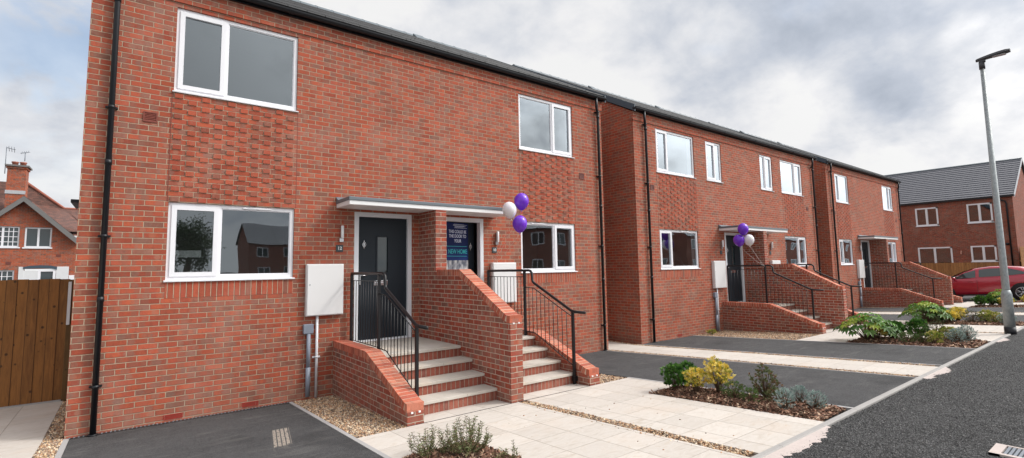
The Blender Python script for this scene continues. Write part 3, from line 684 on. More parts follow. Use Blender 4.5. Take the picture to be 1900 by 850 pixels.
def rot_about(mb_, c, ang):
    M_ = Matrix.Translation((c[0], c[1], 0)) @ Matrix.Rotation(ang, 4, 'Z') @ Matrix.Translation((-c[0], -c[1], 0))
    mb_.v = [tuple(M_ @ Vector(q)) for q in mb_.v]
def door(parent, cx, sgn, ang=0):
    """cx house centre; sgn -1 left door, +1 right door; frame 1.075 wide"""
    fx0, fx1 = (cx - 1.342, cx - .265) if sgn < 0 else (cx + .265, cx + 1.342)
    z0, z1 = -1.105, 1.13; f = MB(); wd = .078
    f.box(fx0, fx0 + wd, -.004, .11, z0 + .03, z1); f.box(fx1 - wd, fx1, -.004, .11, z0 + .03, z1); f.box(fx0 + wd, fx1 - wd, -.004, .11, z1 - wd, z1); f.box(fx0 + .002, fx1 - .002, -.012, .11, z0, z0 + .03)
    fr = f.build('door_frame', M['doorframe'], parent)
    lx0, lx1, lz0, lz1 = fx0 + wd + .004, fx1 - wd - .004, z0 + .034, z1 - wd - .004; w_ = lx1 - lx0
    hinge = (lx1, .05) if sgn < 0 else (lx0, .05); a = -ang if sgn < 0 else ang
    def X(t): return lx0 + w_ * t if sgn < 0 else lx1 - w_ * t         # t from lock side
    l = MB(); g0, g1 = sorted((X(.385), X(.60))); gz0, gz1 = lz0 + 1.14, lz0 + 1.78
    # leaf built round the glazed slot
    l.box(lx0, g0, .045, .09, lz0, lz1); l.box(g1, lx1, .045, .09, lz0, lz1); l.box(g0, g1, .045, .09, lz0, gz0); l.box(g0, g1, .045, .09, gz1, lz1)
    ring(l, g0 - .022, g1 + .022, gz0 - .022, gz1 + .022, .024, .034, .046)
    for t in (.1, .22, .34, .46, .58, .70, .82, .92): 
        xq = X(t); l.box(xq - .004, xq + .004, .0425, .0455, lz0 + .06, lz0 + .88)
    rot_about(l, hinge, a); lf = l.build('door', M['door'], parent)
    gq = MB(); gq.box(g0, g1, .062, .068, gz0, gz1); rot_about(gq, hinge, a); gq.build('door_glass', M['carglass'], lf)
    k = MB(); xk = X(.115); zk = lz0 + 1.635
    pts = [(xk + .030 * math.sin(t) * (1 if 1 else 1), .028, zk + .038 * math.cos(t)) for t in [i * math.pi / 8 for i in range(17)]]
    k.tube(pts, .0065, 8); k.tube([(xk, .034, zk + .085), (xk, .034, zk + .03)], [.007, .012], 8); k.tube([(xk, .034, zk - .03), (xk, .034, zk - .075)], [.012, .005], 8); k.box(xk - .012, xk + .012, .03, .046, zk - .025, zk + .035, bev=.003)
    rot_about(k, hinge, a); k.build('knocker', M['chrome'], lf)
    k = MB(); xm = X(.46); k.box(xm - .125, xm + .125, .036, .046, lz0 + .92, lz0 + 1.005, bev=.003); k.box(xm - .11, xm + .11, .030, .037, lz0 + .932, lz0 + .975, bev=.002); rot_about(k, hinge, a); k.build('letterbox', M['chrome'], lf)
    k = MB(); xh = X(.045); k.box(xh - .014, xh + .014, .036, .046, lz0 + .94, lz0 + 1.16, bev=.003); xe = X(.17); k.tube([(xh, .012, lz0 + 1.10), (xe, .012, lz0 + 1.10)], .008, 8); k.tube([(xh, .046, lz0 + 1.10), (xh, .010, lz0 + 1.10)], .009, 8); rot_about(k, hinge, a); k.build('handle', M['chrome'], lf)
    if ang:    # the hall seen through the gap
        q = MB(); q.box(lx0, lx1, 1.2, 1.22, lz0, lz1); q.build('hall_wall', M['room_dark'], parent)
    return lf
DEPTH = 10.3; EZ = 4.30; RZ = 7.33
def roof_z(y): return EZ + .12 + (min(y, DEPTH - y) + .12) * (RZ - EZ - .12) / (DEPTH / 2 + .12)
def downpipe(parent, x, side, zb):
    """swan neck below the gutter then straight down; side = which way the neck is seen"""
    d_ = MB(); yw = -.065
    pts = [(x, -.115, 4.33), (x, -.115, 4.22), (x, -.105, 4.17), (x, -.075, 4.10), (x, yw, 4.05), (x, yw, zb)]
    if side: pts = [(x - side, -.115, 4.33), (x - side, -.115, 4.14), (x - side * .8, -.105, 4.06), (x - side * .15, -.07, 3.98), (x, yw, 3.90), (x, yw, zb)]
    d_.tube(pts, .034, 14)
    for z in (3.99, 2.35, .62, -1.30): 
        d_.tube([(x, yw, z - .02), (x, yw, z + .02)], .040, 14); d_.box(x - .066, x + .066, -.045, -.004, z - .012, z + .012)
    for z in (3.86, 1.6, -.2): d_.tube([(x, yw, z - .035), (x, yw, z + .035)], .0395, 14)
    d_.tube([(x, yw, zb), (x, yw, zb + .02)], .055, 14)
    return d_.build('downpipe', M['black'], parent)
def house(x0, x1, cx, label, uppers, lowers, vents, airb, pipes, openR=False):
    t = thing('semi_detached_house', label, 'house', (cx, 0, -1.905), 'row of new red brick houses')
    ops = [(a, b_, 2.715, 3.995) for (a, b_, *_r) in uppers] + [(a, b_, 0, 1.125) for (a, b_, *_r) in lowers]
    for s_ in (-1, 1): ops.append((cx - 1.342, cx - .265, -1.105, 1.13) if s_ < 0 else (cx + .265, cx + 1.342, -1.105, 1.13))
    wl = MB(); wall_sheet(wl, x0, x1, -2.1, 4.30, ops, 0)
    # door openings need the wall to close behind; gable sides and back
    for X_ in (x0, x1): wl.add([(X_, 0, -2.1), (X_, DEPTH, -2.1), (X_, DEPTH, 4.30), (X_, DEPTH / 2, roof_z(DEPTH / 2) - .10), (X_, 0, 4.30)], [(0, 1, 2, 3, 4)])
    wl.quad((x0, DEPTH, -2.1), (x1, DEPTH, -2.1), (x1, DEPTH, 4.3), (x0, DEPTH, 4.3))
    wl.build('wall', M['brick'], t)
    k = MB(); k.box(x0 - .022, x1 + .022, -.022, .10, 4.065, 4.14); k.box(x0 - .022, x1 + .022, -.024, .10, 4.14, 4.30)
    k.build('cornice', M['brick'], t)
    for (a, b_, *_r) in lowers:
        k = MB(); k.box(a, b_, -.003, .05, -.222, -.001); k.build('soldier_course', M['brick_soldier'], t)
        # textured panel: alternate headers standing proud
        px0, px1 = a - .01, b_ + .01; k = MB(); k.box(px0, px1, -.002, .05, 1.127, 2.713, 0)
        for r_ in range(15, 36):
            z = r_ * .075 + .0095; off = ((r_ + 300) % 2) * .16875
            i0 = math.floor((px0 + 45) / .3375) - 1
            for i in range(i0, i0 + 9):
                h0 = -45 + i * .3375 + .2345 - off
                if h0 > px0 + .004 and h0 + .1030 < px1 - .004 and z + .0655 < 2.713: k.box(h0, h0 + .1030, -.0145, -.001, z, z + .0655, 1)
        k.build('patterned_panel', [M['brick_panel'], M['brick_one']], t)
        for X_ in (px0 - .006, px1 + .006): k = MB(); k.box(X_ - .004, X_ + .004, -.0035, .05, 1.13, 2.71); k.build('movement_joint', M['terra'], t)
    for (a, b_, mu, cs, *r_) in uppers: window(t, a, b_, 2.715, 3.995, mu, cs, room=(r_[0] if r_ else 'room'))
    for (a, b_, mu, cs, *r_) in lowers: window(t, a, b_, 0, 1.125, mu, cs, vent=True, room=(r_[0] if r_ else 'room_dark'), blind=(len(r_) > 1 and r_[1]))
    door(t, cx, -1); dr = door(t, cx, 1, R(10.5) if openR else 0)
    # roof
    ov = .045; r1 = MB(); th = .055
    for s_ in (0, 1):
        ya, yb = (-.10, DEPTH / 2) if not s_ else (DEPTH + .10, DEPTH / 2)
        nrow = 36
        for i in range(nrow):
            t0, t1 = i / nrow, (i + 1) / nrow; p0 = ya + (yb - ya) * t0; p1 = ya + (yb - ya) * t1
            z0 = roof_z(p0) + .022; z1 = roof_z(p1) + .004
            r1.add([(x0 - ov, p0, z0), (x1 + ov, p0, z0), (x1 + ov, p1, z1), (x0 - ov, p1, z1), (x0 - ov, p0, z0 - .022), (x1 + ov, p0, z0 - .022)], [(0, 1, 2, 3), (4, 5, 1, 0)])
    rf = r1.build('roof', M['slate'], t)
    r2 = MB(); xq = x0 - ov; zr = roof_z(DEPTH / 2)
    while xq < x1 + ov - .01:
        xe = min(xq + .44, x1 + ov)
        r2.prism([(DEPTH / 2 - .12, zr - .045), (DEPTH / 2 - .07, zr + .03), (DEPTH / 2, zr + .062), (DEPTH / 2 + .07, zr + .03), (DEPTH / 2 + .12, zr - .045)], xq, xe - .012, 'x')
        r2.prism([(DEPTH / 2 - .12, zr - .045), (DEPTH / 2 - .072, zr + .038), (DEPTH / 2, zr + .072), (DEPTH / 2 + .072, zr + .038), (DEPTH / 2 + .12, zr - .045)], xe - .05, xe - .012, 'x')
        xq += .44
    r2.build('ridge', M['grey_trim'], rf)
    for vx in (cx - 2.1, cx + 2.2):
        r4 = MB()
        r4.prism([(DEPTH / 2 - .5, roof_z(DEPTH / 2 - .5) + .01), (DEPTH / 2 - .2, roof_z(DEPTH / 2 - .2) + .01), (DEPTH / 2 - .22, roof_z(DEPTH / 2 - .2) + .09), (DEPTH / 2 - .42, roof_z(DEPTH / 2 - .5) + .09)], vx, vx + .32, 'x')
        r4.build('roof_vent', M['grey_trim'], rf)
    # dry verge trims
    for X_ in (x0 - ov - .02, x1 + ov - .01):
        r3 = MB()
        for s_ in (0, 1):
            ya, yb = (-.13, DEPTH / 2) if not s_ else (DEPTH + .13, DEPTH / 2)
            r3.prism([(ya, roof_z(ya) - .15), (yb, roof_z(yb) - .15), (yb, roof_z(yb) + .035), (ya, roof_z(ya) + .035)], X_, X_ + .03, 'x')
        r3.build('verge_trim', M['bluegrey'], rf)
    f = MB(); f.box(x0 - .03, x1 + .03, -.055, -.03, 4.30, 4.46); f.box(x0 - .02, x1 + .02, -.0545, 0.02, 4.296, 4.312)
    f2 = MB(); f2.box(x0 - .03, x1 + .03, DEPTH + .03, DEPTH + .055, 4.30, 4.46); f2.build('fascia', M['black'], t)
    f.build('fascia', M['black'], t)
    n = 8
    for (yc, _s) in ((-.115, 1), (DEPTH + .115, -1)):
        gt = MB()
        prof = [(yc + .057 * math.cos(a), 4.375 + .062 * math.sin(a)) for a in [math.pi + i * math.pi / n for i in range(n + 1)]]
        prof2 = [(yc + .050 * math.cos(a), 4.375 + .055 * math.sin(a)) for a in [2 * math.pi - i * math.pi / n for i in range(n + 1)]]
        gt.prism(prof + prof2, x0 - .07, x1 + .07, 'x')
        for X_ in (x0 - .07, x1 + .066): gt.prism([(yc + .057 * math.cos(a), 4.375 + .062 * math.sin(a)) for a in [math.pi + i * math.pi / n for i in range(n + 1)]], X_, X_ + .004, 'x')
        q = x0 + .5
        while q < x1:
            gt.prism([(yc + .064 * math.cos(a), 4.375 + .069 * math.sin(a)) for a in [math.pi + i * math.pi / n for i in range(n + 1)]] + [(yc + .05, 4.38), (yc - .05, 4.38)], q, q + (.05 if int(q * 10) % 3 else .10), 'x'); q += .98
        gt.build('gutter', M['black'], t)
    for (px, sd) in pipes: downpipe(t, px, sd, -1.9)
    # vents
    for (vx, vz, hot) in vents:
        v_ = MB(); ring(v_, vx - .082, vx + .082, vz - .072, vz + .072, .016, -.012, .01)
        for i in range(5): z = vz - .045 + i * .0225; v_.prism([(-.010, z - .010), (.004, z + .006), (.004, z + .010), (-.010, z - .006)], vx - .066, vx + .066, 'x')
        v_.box(vx - .066, vx + .066, -.002, .01, vz - .056, vz + .056); v_.build('wall_vent', M['terra'] if hot else M['brownvent'], t)
    for ax_ in airb:
        v_ = MB(); ring(v_, ax_ - .108, ax_ + .108, -1.868, -1.803, .008, -.006, .01)
        for i in range(4): z = -1.855 + i * .0135; v_.box(ax_ - .10, ax_ + .10, -.005, .002, z, z + .006)
        v_.build('airbrick', M['airbrick'], t)
    # canopy
    c0, c1 = cx - 1.655, cx + 1.62; q = MB(); q.box(c0, c1, -.63, -.002, 1.172, 1.245, bev=.006); cn = q.build('canopy', M['upvc2'], t)
    q = MB(); q.box(c0 - .012, c1 + .012, -.645, -.002, 1.243, 1.300, bev=.006); q.prism([(-.004, 1.300), (-.10, 1.300), (-.004, 1.365)], c0 - .01, c1 + .01, 'x'); q.build('canopy_trim', M['grey_trim'], cn)
    return t, dr
h1, dr1 = house(-2.03, 7.935, 2.93, 'nearest red brick house with black door and navy poster door side by side',
      [(-1.075, .605, -.43, 'L'), (5.262, 6.912, 6.262, 'R')], [(-1.075, .605, -.44, 'L', 'room_dark'), (5.262, 6.912, 6.258, 'R')],
      [(-1.33, 2.30, 1), (7.18, 2.31, 0)], [-.913, .045, 6.9], [(-1.755, 0), (7.755, .09)], openR=True)
q = MB(); q.box(-2.285, -2.033, 2.3, 3.3, 1.30, 1.355, bev=.005); q.build('side_canopy', M['black'], h1)
q = MB(); q.box(-1.02, -.575, .86, .98, .365, .475, bev=.008); q.box(-.93, -.78, .85, .862, .39, .45, bev=.004); q.build('kitchen_hood', M['upvc2'], h1)
h2, _ = house(9.21, 20.56, 14.87, 'middle red brick house with four upper windows',
      [(10.17, 12.05, 10.73, 'L'), (12.69, 13.59, 13.24, 'L'), (16.14, 17.03, 16.50, 'R'), (17.69, 19.46, 18.83, 'R')],
      [(10.17, 12.05, 10.76, 'L'), (17.70, 19.47, 18.81, 'R')], [(9.93, 2.27, 0), (19.77, 2.25, 0)], [10.9, 12.4, 18.2], [(9.66, .09), (20.36, .09)])
h3, _ = house(21.82, 31.22, 26.56, 'far red brick house at the end of the row with window blinds',
      [(22.73, 24.21, 23.18, 'L'), (28.70, 30.17, 29.66, 'R')], [(22.73, 24.19, 23.2, 'L', 'room', True), (28.70, 30.17, 29.66, 'R', 'room', True)],
      [(22.45, 2.25, 0), (30.5, 2.25, 0)], [23.4, 29.1], [(22.2, .09), (31.05, .09)])

# ------------------------------------------------------------------ entrance steps
def coping(mb, pts, x0, x1, depth=.1025, pitch=.0755, thick=.065):
    """bricks on edge laid along the (y,z) path, tops on the path"""
    for (a, b_) in zip(pts[:-1], pts[1:]):
        a = Vector((0, a[0], a[1])); b2 = Vector((0, b_[0], b_[1])); d_ = b2 - a; L = d_.length; d_.normalize(); nrm = Vector((0, -d_.z, d_.y))
        if nrm.z < 0: nrm = -nrm
        n = max(1, round(L / pitch)); st = L / n
        for i in range(n):
            p0 = a + d_ * (i * st + .0055); p1 = a + d_ * ((i + 1) * st - .0055); j = random.uniform(-.0015, .0015)
            q = [p0 + nrm * j, p1 + nrm * j, p1 - nrm * depth, p0 - nrm * depth]
            mb.prism([(v_.y, v_.z) for v_ in q], x0 - random.uniform(0, .002), x1 + random.uniform(0, .002), 'x', random.choice((0, 0, 1, 2)))
def steps(cx, label):
    t = thing('entrance_steps', label, 'steps', (cx, -1.4, -1.8), 'brick entrance steps of the houses')
    zt = [-1.11, -1.275, -1.44, -1.60]; yn = [-1.45, -1.79, -2.12, -2.44]
    for (xa, xb) in ((cx - 1.452, cx - .106), (cx + .111, cx + 1.452)):
        for i in range(4):
            yb = 0 if i == 0 else yn[i - 1] + .0
            nm = 'landing' if i == 0 else 'step'
            r_ = MB(); zl = gz(yn[i]) - .05; r_.box(xa, xb, yn[i] + .022, (-.001 if i == 0 else yn[i - 1] + .03), (zt[i + 1] - .06 if i < 3 else zl), zt[i] - .040); st = r_.build(nm, M['brick_riser'], t)
            q = MB(); n = 3 if i else 3; xs = [xa + (xb - xa) * k / n for k in range(n + 1)]
            if i == 0:
                for k in range(n):
                    for (ya, yb2) in ((yn[0], yn[0] + .46), (yn[0] + .463, yn[0] + .92), (yn[0] + .923, -.001)): q.box(xs[k] + .001, xs[k + 1] - .001, ya, yb2, zt[0] - .040, zt[0], bev=.004)
            else:
                n = 2; xs = [xa, xa + (xb - xa) * (.62 if i % 2 else .4), xb]
                for k in range(n): q.box(xs[k] + .001, xs[k + 1] - .001, yn[i], yn[i - 1] + .02, zt[i] - .040, zt[i], bev=.004)
            q.build('tread', M['stone'], st)
    def flank(xa, xb, top, name):
        low = [(y, z - .1005) for (y, z) in top]; poly = [(-.001, -2.05), (-2.77, -2.05)] + [(-2.77, low[-1][1])] + [(y, z) for (y, z) in reversed(low[:-1])]
        w_ = MB(); w_.prism(poly, xa, xb, 'x'); wl = w_.build(name, M['brick_flank'], t)
        c_ = MB(); coping(c_, top, xa - .001, xb + .001); c_.build('coping', [M['brick_cope'], M['brick_cope2'], M['brick_cope3']], wl)
        m_ = MB(); 
        mt = top[:-1] + [(top[-1][0] + .022, top[-1][1])]
        for (a, b_) in zip(mt[:-1], mt[1:]): m_.prism([(a[0], a[1] - .0025), (b_[0], b_[1] - .0025), (b_[0], b_[1] - .099), (a[0], a[1] - .099)], xa + .001, xb - .001, 'x')
        m_.build('coping_mortar', M['mortar'], wl)
        k = MB()
        for xx in (xa + .06, xb - .06): k.box(xx - .014, xx + .014, -2.776, -2.76, top[-1][1] - .118, top[-1][1] - .098)
        k.build('weep_plug', M['upvc2'], wl)
        return wl
    flank(cx - 1.675, cx - 1.455, [(-.002, -1.03), (-1.42, -1.03), (-2.69, -1.492), (-2.77, -1.497)], 'flank_wall')
    flank(cx + 1.455, cx + 1.675, [(-.002, -1.03), (-1.42, -1.03), (-2.69, -1.50), (-2.77, -1.505)], 'flank_wall')
    # dividing wall with pier up to the canopy
    flank(cx - .105, cx + .11, [(-.66, .108), (-1.41, .108), (-2.68, -.552), (-2.77, -.556)], 'dividing_wall')
    p_ = MB(); p_.box(cx - .107, cx + .112, -.633, -.003, -1.2, 1.170); p_.build('pier', M['brick_flank'], t)
    return t
steps(2.93, 'brick flanked entrance steps nearest the camera'); steps(14.87, 'brick flanked steps of the middle house with balloons'); steps(26.56, 'brick flanked entrance steps of the far house')
def railing(cx, sgn, label):
    """sgn -1: left flank, +1: right flank"""
    x = cx + sgn * 1.405; t = thing('handrail', label, 'railing', (x, -1.3, -1.2), 'black steel railings beside the steps')
    r = .020
    top = MB(); A = [(x, -.08, .068), (x, -1.36, .068), (x, -1.42, .055), (x, -1.455, .02), (x, -1.462, -.09), (x, -1.475, -.135), (x, -1.52, -.165), (x, -2.44, -.595), (x, -2.52, -.612), (x, -2.745, -.612)]
    top.tube(A, .0235, 12); top.ball((x, -.08, .068), .0235, 0, 8); top.ball((x, -2.745, -.612), .0235, 0, 8); top.build('top_rail', M['black_metal'], t)
    for (y, z0, z1) in ((-.08, -1.11, .06), (-1.24, -1.11, .06), (-2.475, gz(-2.475), -.60)):
        q = MB(); q.box(x - .021, x + .021, y - .021, y + .021, z0, z1, bev=.004)
        if y < -2: q.box(x - .03 * 1, x + .05 * sgn if sgn > 0 else x + .03, y - .03, y + .03, z0 + .05, z0 + .13, bev=.004)
        q.build('post', M['black_metal'], t)
    for z_ in (-.049, -1.029): q = MB(); q.box(x - .006, x + .006, -1.22, -.10, z_ - .006, z_ + .006); q.build('infill_rail', M['black_metal'], t)
    up_ = [(-1.26, -.235), (-1.50, -.250), (-2.455, -.690)]; lo = [(-1.26, -1.035), (-1.52, -1.045), (-2.455, -1.475)]
    for P_ in (up_, lo): q = MB(); q.tube([(x, a, b_) for a, b_ in P_], .008, 6); q.build('infill_rail', M['black_metal'], t)
    def at(P_, y):
        for (a, b_) in zip(P_[:-1], P_[1:]):
            if b_[0] <= y <= a[0]: return a[1] + (b_[1] - a[1]) * (y - a[0]) / (b_[0] - a[0])
        return P_[-1][1]
    for i in range(10): 
        y = -.185 - i * .105; q = MB(); q.tube([(x, y, -1.03), (x, y, -.05)], .006, 6); q.build('baluster', M['black_metal'], t)
    for i in range(10):
        y = -1.355 - i * .108; q = MB(); q.tube([(x, y, at(lo, y)), (x, y, at(up_, y))], .006, 6); q.build('baluster', M['black_metal'], t)
    return t
RL = [(2.93, 'steps nearest the camera'), (14.87, 'middle steps'), (26.56, 'far steps')]
for cx, nm in RL:
    railing(cx, -1, 'black steel handrail on the left side of the ' + nm); railing(cx, 1, 'black steel handrail on the right side of the ' + nm)

# ------------------------------------------------------------------ things fixed to the walls
def cabinet(xa, xb, label, full=True, cx=None):
    t = thing('meter_cabinet', label, 'meter box', ((xa + xb) / 2, 0, -.6), 'white meter cabinets on the house fronts')
    q = MB(); q.box(xa, xb, -.085, -.003, -.60, .232, bev=.006); q.build('cabinet_body', M['box_white'], t)
    q = MB(); q.box(xa + .012, xb - .012, -.099, -.087, -.588, .220, bev=.006); d_ = q.build('cabinet_door', M['box_white'], t)
    q = MB(); q.lathe([(.009, 0), (.009, .006), (.004, .008)], (xa + .05, -.099, -.10), 10, axis=(0, -1, 0)); q.build('lock', M['iron'], d_)
    if full:
        px = xa + .19; q = MB(); q.tube([(px, -.035, -.60), (px, -.035, -1.885)], .021, 12); q.tube([(px, -.035, -1.27), (px, -.035, -1.24)], .028, 12); q.box(px - .06, px + .06, -.02, -.003, -1.268, -1.242)
        q.build('service_pipe', M['pipe_white'], t)
    return t
def conduit(xa, label):
    t = thing('cable_conduit', label, 'conduit', (xa + .08, 0, -1.83), 'grey cable conduits below the meter cabinets')
    q = MB(); q.box(xa, xa + .155, -.075, -.003, -.875, -.725, bev=.01); q.build('junction_box', M['pipe_grey'], t)
    q = MB(); q.tube([(xa + .085, -.045, -.875), (xa + .085, -.045, -1.45)], .031, 12); q.tube([(xa + .085, -.045, -1.40), (xa + .085, -.045, -1.85)], .036, 12); q.build('conduit_pipe', M['pipe_grey'], t)
cabinet(.79, 1.385, 'large white meter cabinet beside the number 12 door'); conduit(.765, 'grey cable conduit below the nearest white cabinet')
cabinet(4.44, 5.05, 'white meter cabinet behind the rail of the poster door')
cabinet(12.69, 13.35, 'white meter cabinet left of the middle house doors'); conduit(12.68, 'grey cable conduit on the middle house front')
cabinet(16.40, 17.02, 'white meter cabinet right of the middle house doors, mostly hidden')
cabinet(24.50, 25.15, 'white meter cabinet left of the far house door'); conduit(24.47, 'grey cable conduit on the far house front')
def wall_lamp(x, label):
    t = thing('wall_lamp', label, 'wall light', (x, 0, .6), 'wall lights beside the doors')
    q = MB(); q.box(x - .035, x + .035, -.05, -.003, .60, .665, bev=.004); q.box(x - .012, x + .02, -.035, -.003, .665, .86); q.build('lamp_bracket', M['chrome'], t)
    q = MB(); q.lathe([(.024, 0), (.025, .004), (.025, .205), (.02, .21)], (x + .005, -.068, .665), 14); q.build('lamp_tube', M['opal'], t)
def plate(x, label, txt=None):
    t = thing('number_plate', label, 'house number', (x, 0, .44), 'slate house number plates')
    q = MB(); q.box(x - .058, x + .058, -.014, -.003, .436, .552, bev=.002); q.build('plate', M['sign'], t)
    if txt: text_mesh(txt, .075, M['sign_text'], t, (x, -.0155, .494), FACE, 'number', .001, bold=.0012)
for cx, a, b_ in ((2.93, ('wall light above the number 12 plate'), 'wall light right of the poster door'), (14.87, 'wall light left of the middle house doors', 'wall light right of the middle house doors'), (26.56, 'wall light left of the far house doors', None)):
    wall_lamp(cx - 1.575, 'brushed steel ' + a)
    if b_: wall_lamp(cx + 1.66, 'brushed steel ' + b_)
plate(1.335, 'small dark plate reading 12 beside the door', '12'); plate(4.545, 'small dark plate reading 10 right of the poster door', '10')
plate(14.87 - 1.6, 'tiny dark plate left of the middle house doors'); plate(14.87 + 1.62, 'tiny dark plate right of the middle house doors')

# poster hanging on the right-hand door of the first house
lx0 = 2.93 + .265 + .078 + .004; ang = R(10.5)
PT = thing('poster', 'navy blue poster reading this could be the door to your new home', 'poster', (lx0, .05, .1))
def leafpt(t, y, z): return (lx0 + t * math.cos(ang) - (y) * math.sin(ang), .05 + t * math.sin(ang) + y * math.cos(ang), z)
Rp = Matrix.Rotation(ang, 3, 'Z') @ FACE
def pquad(t0, t1, z0, z1, y): return [leafpt(t0, y, z0), leafpt(t1, y, z0), leafpt(t1, y, z1), leafpt(t0, y, z1)]
T0, T1 = .04, .735
q = MB(); a_ = pquad(T0, T1, -.20, 1.035, -.022); b2 = pquad(T0, T1, -.20, 1.035, -.018); q.add(a_ + b2, [(0, 1, 2, 3), (7, 6, 5, 4), (0, 4, 5, 1), (1, 5, 6, 2), (2, 6, 7, 3), (3, 7, 4, 0)]); q.build('poster_sheet', M['poster'], PT)
q = MB(); q.add(pquad(T0, T1, -.20, .285, -.0235), [(0, 1, 2, 3)]); q.build('poster_picture', M['poster_photo'], PT)
TC = .455
for (txt, z, sz, mm) in (('THIS COULD BE', .855, .088, 'poster_white'), ('THE DOOR TO', .765, .090, 'poster_white'), ('YOUR', .67, .090, 'poster_white'), ('NEW HOME', .457, .125, 'poster_teal')):
    zc = z
    text_mesh(txt, sz, M[mm], PT, leafpt(TC, -.0245, zc + (.0 if mm != 'poster_white' else 0)), Rp, 'lettering', .0008, bold=.001, sx=.74)
for z in (.56, .365):
    q = MB(); q.add(pquad(.08, .70, z, z + .008, -.0245), [(0, 1, 2, 3)]); q.build('poster_stripe', M['poster_teal'], PT)
# pale strips painting in the light caught by creases in the film
q = MB()
for i in range(7):
    z = .93 + .018 * math.sin(i * 2.1) + i * .012; q.add(pquad(.36 + .03 * math.sin(i), .66 + .05 * math.cos(i * 1.7), z, z + .005, -.0242), [(0, 1, 2, 3)])
q.build('crease_glint', M['poster_white'], PT)

# linear drain channel along the wall of the first house
q = MB(); q.box(-2.0, .58, -.058, -.003, -1.95, -1.898)
q.build('drain_channel', M['drain'], kind='structure')
q = MB()
for i in range(58): q.box(-1.985 + i * .0445, -1.985 + i * .0445 + .016, -.055, -.006, -1.897, -1.892)
q.build('drain_grating', M['iron'], kind='structure')

# ------------------------------------------------------------------ balloons
def balloon(c, r, m, label, tie, lean=(0, 0)):
    t = thing('balloon', label, 'balloon', c, 'balloons tied to the railings'); ax = Vector((lean[0], lean[1], 1)).normalized()
    prof = []
    for i in range(25):
        a = math.pi * i / 24; rr = math.sin(a) * r; h = -math.cos(a) * r * 1.12
        if h < 0: rr *= 1 - .30 * (-h / r) ** 2 * .55; h *= 1.14
        prof.append((max(rr, .004), h))
    kn = -r * 1.12 * 1.14
    q = MB(); q.lathe(prof, c, 24, axis=ax); q.build('balloon_skin', m, t)
    q = MB(); q.lathe([(.004, kn - .004), (.005, kn - .010), (.013, kn - .026), (.011, kn - .028)], c, 10, axis=ax); q.build('knot', m, t)
    if tie is not None:
        s_ = Vector(c) + ax * (kn - .012); e = Vector(tie); pts = [s_.lerp(e, k / 10) + Vector((.01 * math.sin(k * 1.3), .008 * math.cos(k), -.10 * math.sin(math.pi * k / 10) * .3)) for k in range(11)]
        q = MB(); q.tube(pts, .0020 if c[0] > 8 else .0009, 5); q.build('ribbon', M['ribbon'], t)
tie1 = (4.335, -.085, .05)
balloon((4.49, -1.0, 1.395), .142, M['purple'], 'topmost purple balloon of the nearest bunch', tie1, (.03, 0))
balloon((4.21, -.98, 1.215), .136, M['whiteballoon'], 'white balloon of the nearest bunch', tie1, (-.25, 0))
balloon((4.40, -1.05, .955), .140, M['purple'], 'lowest purple balloon of the nearest bunch below the white one', tie1, (.03, 0))
tie2 = (13.465, -1.24, .03)
balloon((12.33, -1.24, 1.11), .145, M['purple'], 'upper purple balloon of the middle house bunch', tie2, (-.1, 0))
balloon((12.33, -1.10, .80), .150, M['purple'], 'lower purple balloon behind the white one at the middle house', tie2, (-.3, 0))
balloon((12.47, -1.32, .80), .138, M['whiteballoon'], 'white balloon of the middle house bunch', tie2, (-.15, 0))
t = thing('ribbon_tie', 'curled white ribbon tied round the rail post behind the brick divider', 'ribbon', (4.335, -.085, -.4))
q = MB()
for k in range(5):
    pts = [(4.335 + .03 * math.sin(j * .9 + k) + (k - 2) * .012, -.11 - .01 * k, -.38 - j * .018 + .02 * math.cos(j + k * 2)) for j in range(12)]; q.tube(pts, .0022, 5)
q.build('ribbon_tail', M['ribbon'], t)

# ------------------------------------------------------------------ plants
def leaves_mesh(name, parent, P, Dv, L, Wd, cols, fold=.25, lobes=0):
    """P base points, Dv directions, L lengths: a folded diamond leaf of four triangles"""
    n = len(P); Dv = Dv / np.linalg.norm(Dv, axis=1)[:, None]; s_ = np.cross(Dv, RNG.normal(size=(n, 3))); s_ /= np.linalg.norm(s_, axis=1)[:, None]; nn = np.cross(s_, Dv)
    a = P; m1 = P + Dv * (L * .45)[:, None] + s_ * (Wd * .5)[:, None] + nn * (Wd * fold)[:, None]; m2 = P + Dv * (L * .45)[:, None] - s_ * (Wd * .5)[:, None] + nn * (Wd * fold)[:, None]
    tip = P + Dv * L[:, None] + nn * (L * -.08)[:, None]; mid = P + Dv * (L * .5)[:, None]
    V = np.stack([a, m1, tip, m2, mid], 1).reshape(-1, 3); b_ = (np.arange(n) * 5)[:, None, None]
    F = (np.array([(0, 1, 4), (1, 2, 4), (2, 3, 4), (3, 0, 4)])[None] + b_).reshape(-1, 3)
    return fast_mesh(name, V, F, M['leaf'], np.repeat(cols, 4, 0), parent=parent)
def pick(cs, n, v=.25):
    cs = np.array(cs); return cs[RNG.integers(0, len(cs), n)] * RNG.uniform(1 - v, 1 + v, (n, 1))
GREEN = [(.07, .18, .03), (.035, .10, .02), (.12, .26, .05), (.085, .20, .035)]
YEL = [(.86, .68, .13), (.90, .78, .30), (.78, .60, .10), (.42, .42, .06)]
OLIVE = [(.075, .10, .035), (.05, .075, .03), (.11, .13, .06), (.13, .10, .06)]
GREY = [(.30, .40, .37), (.22, .31, .29), (.42, .50, .47)]
PURP = [(.12, .15, .06), (.09, .12, .045), (.18, .18, .08), (.19, .11, .06)]
YG = [(.32, .35, .06), (.44, .42, .10), (.18, .26, .05), (.55, .48, .15)]
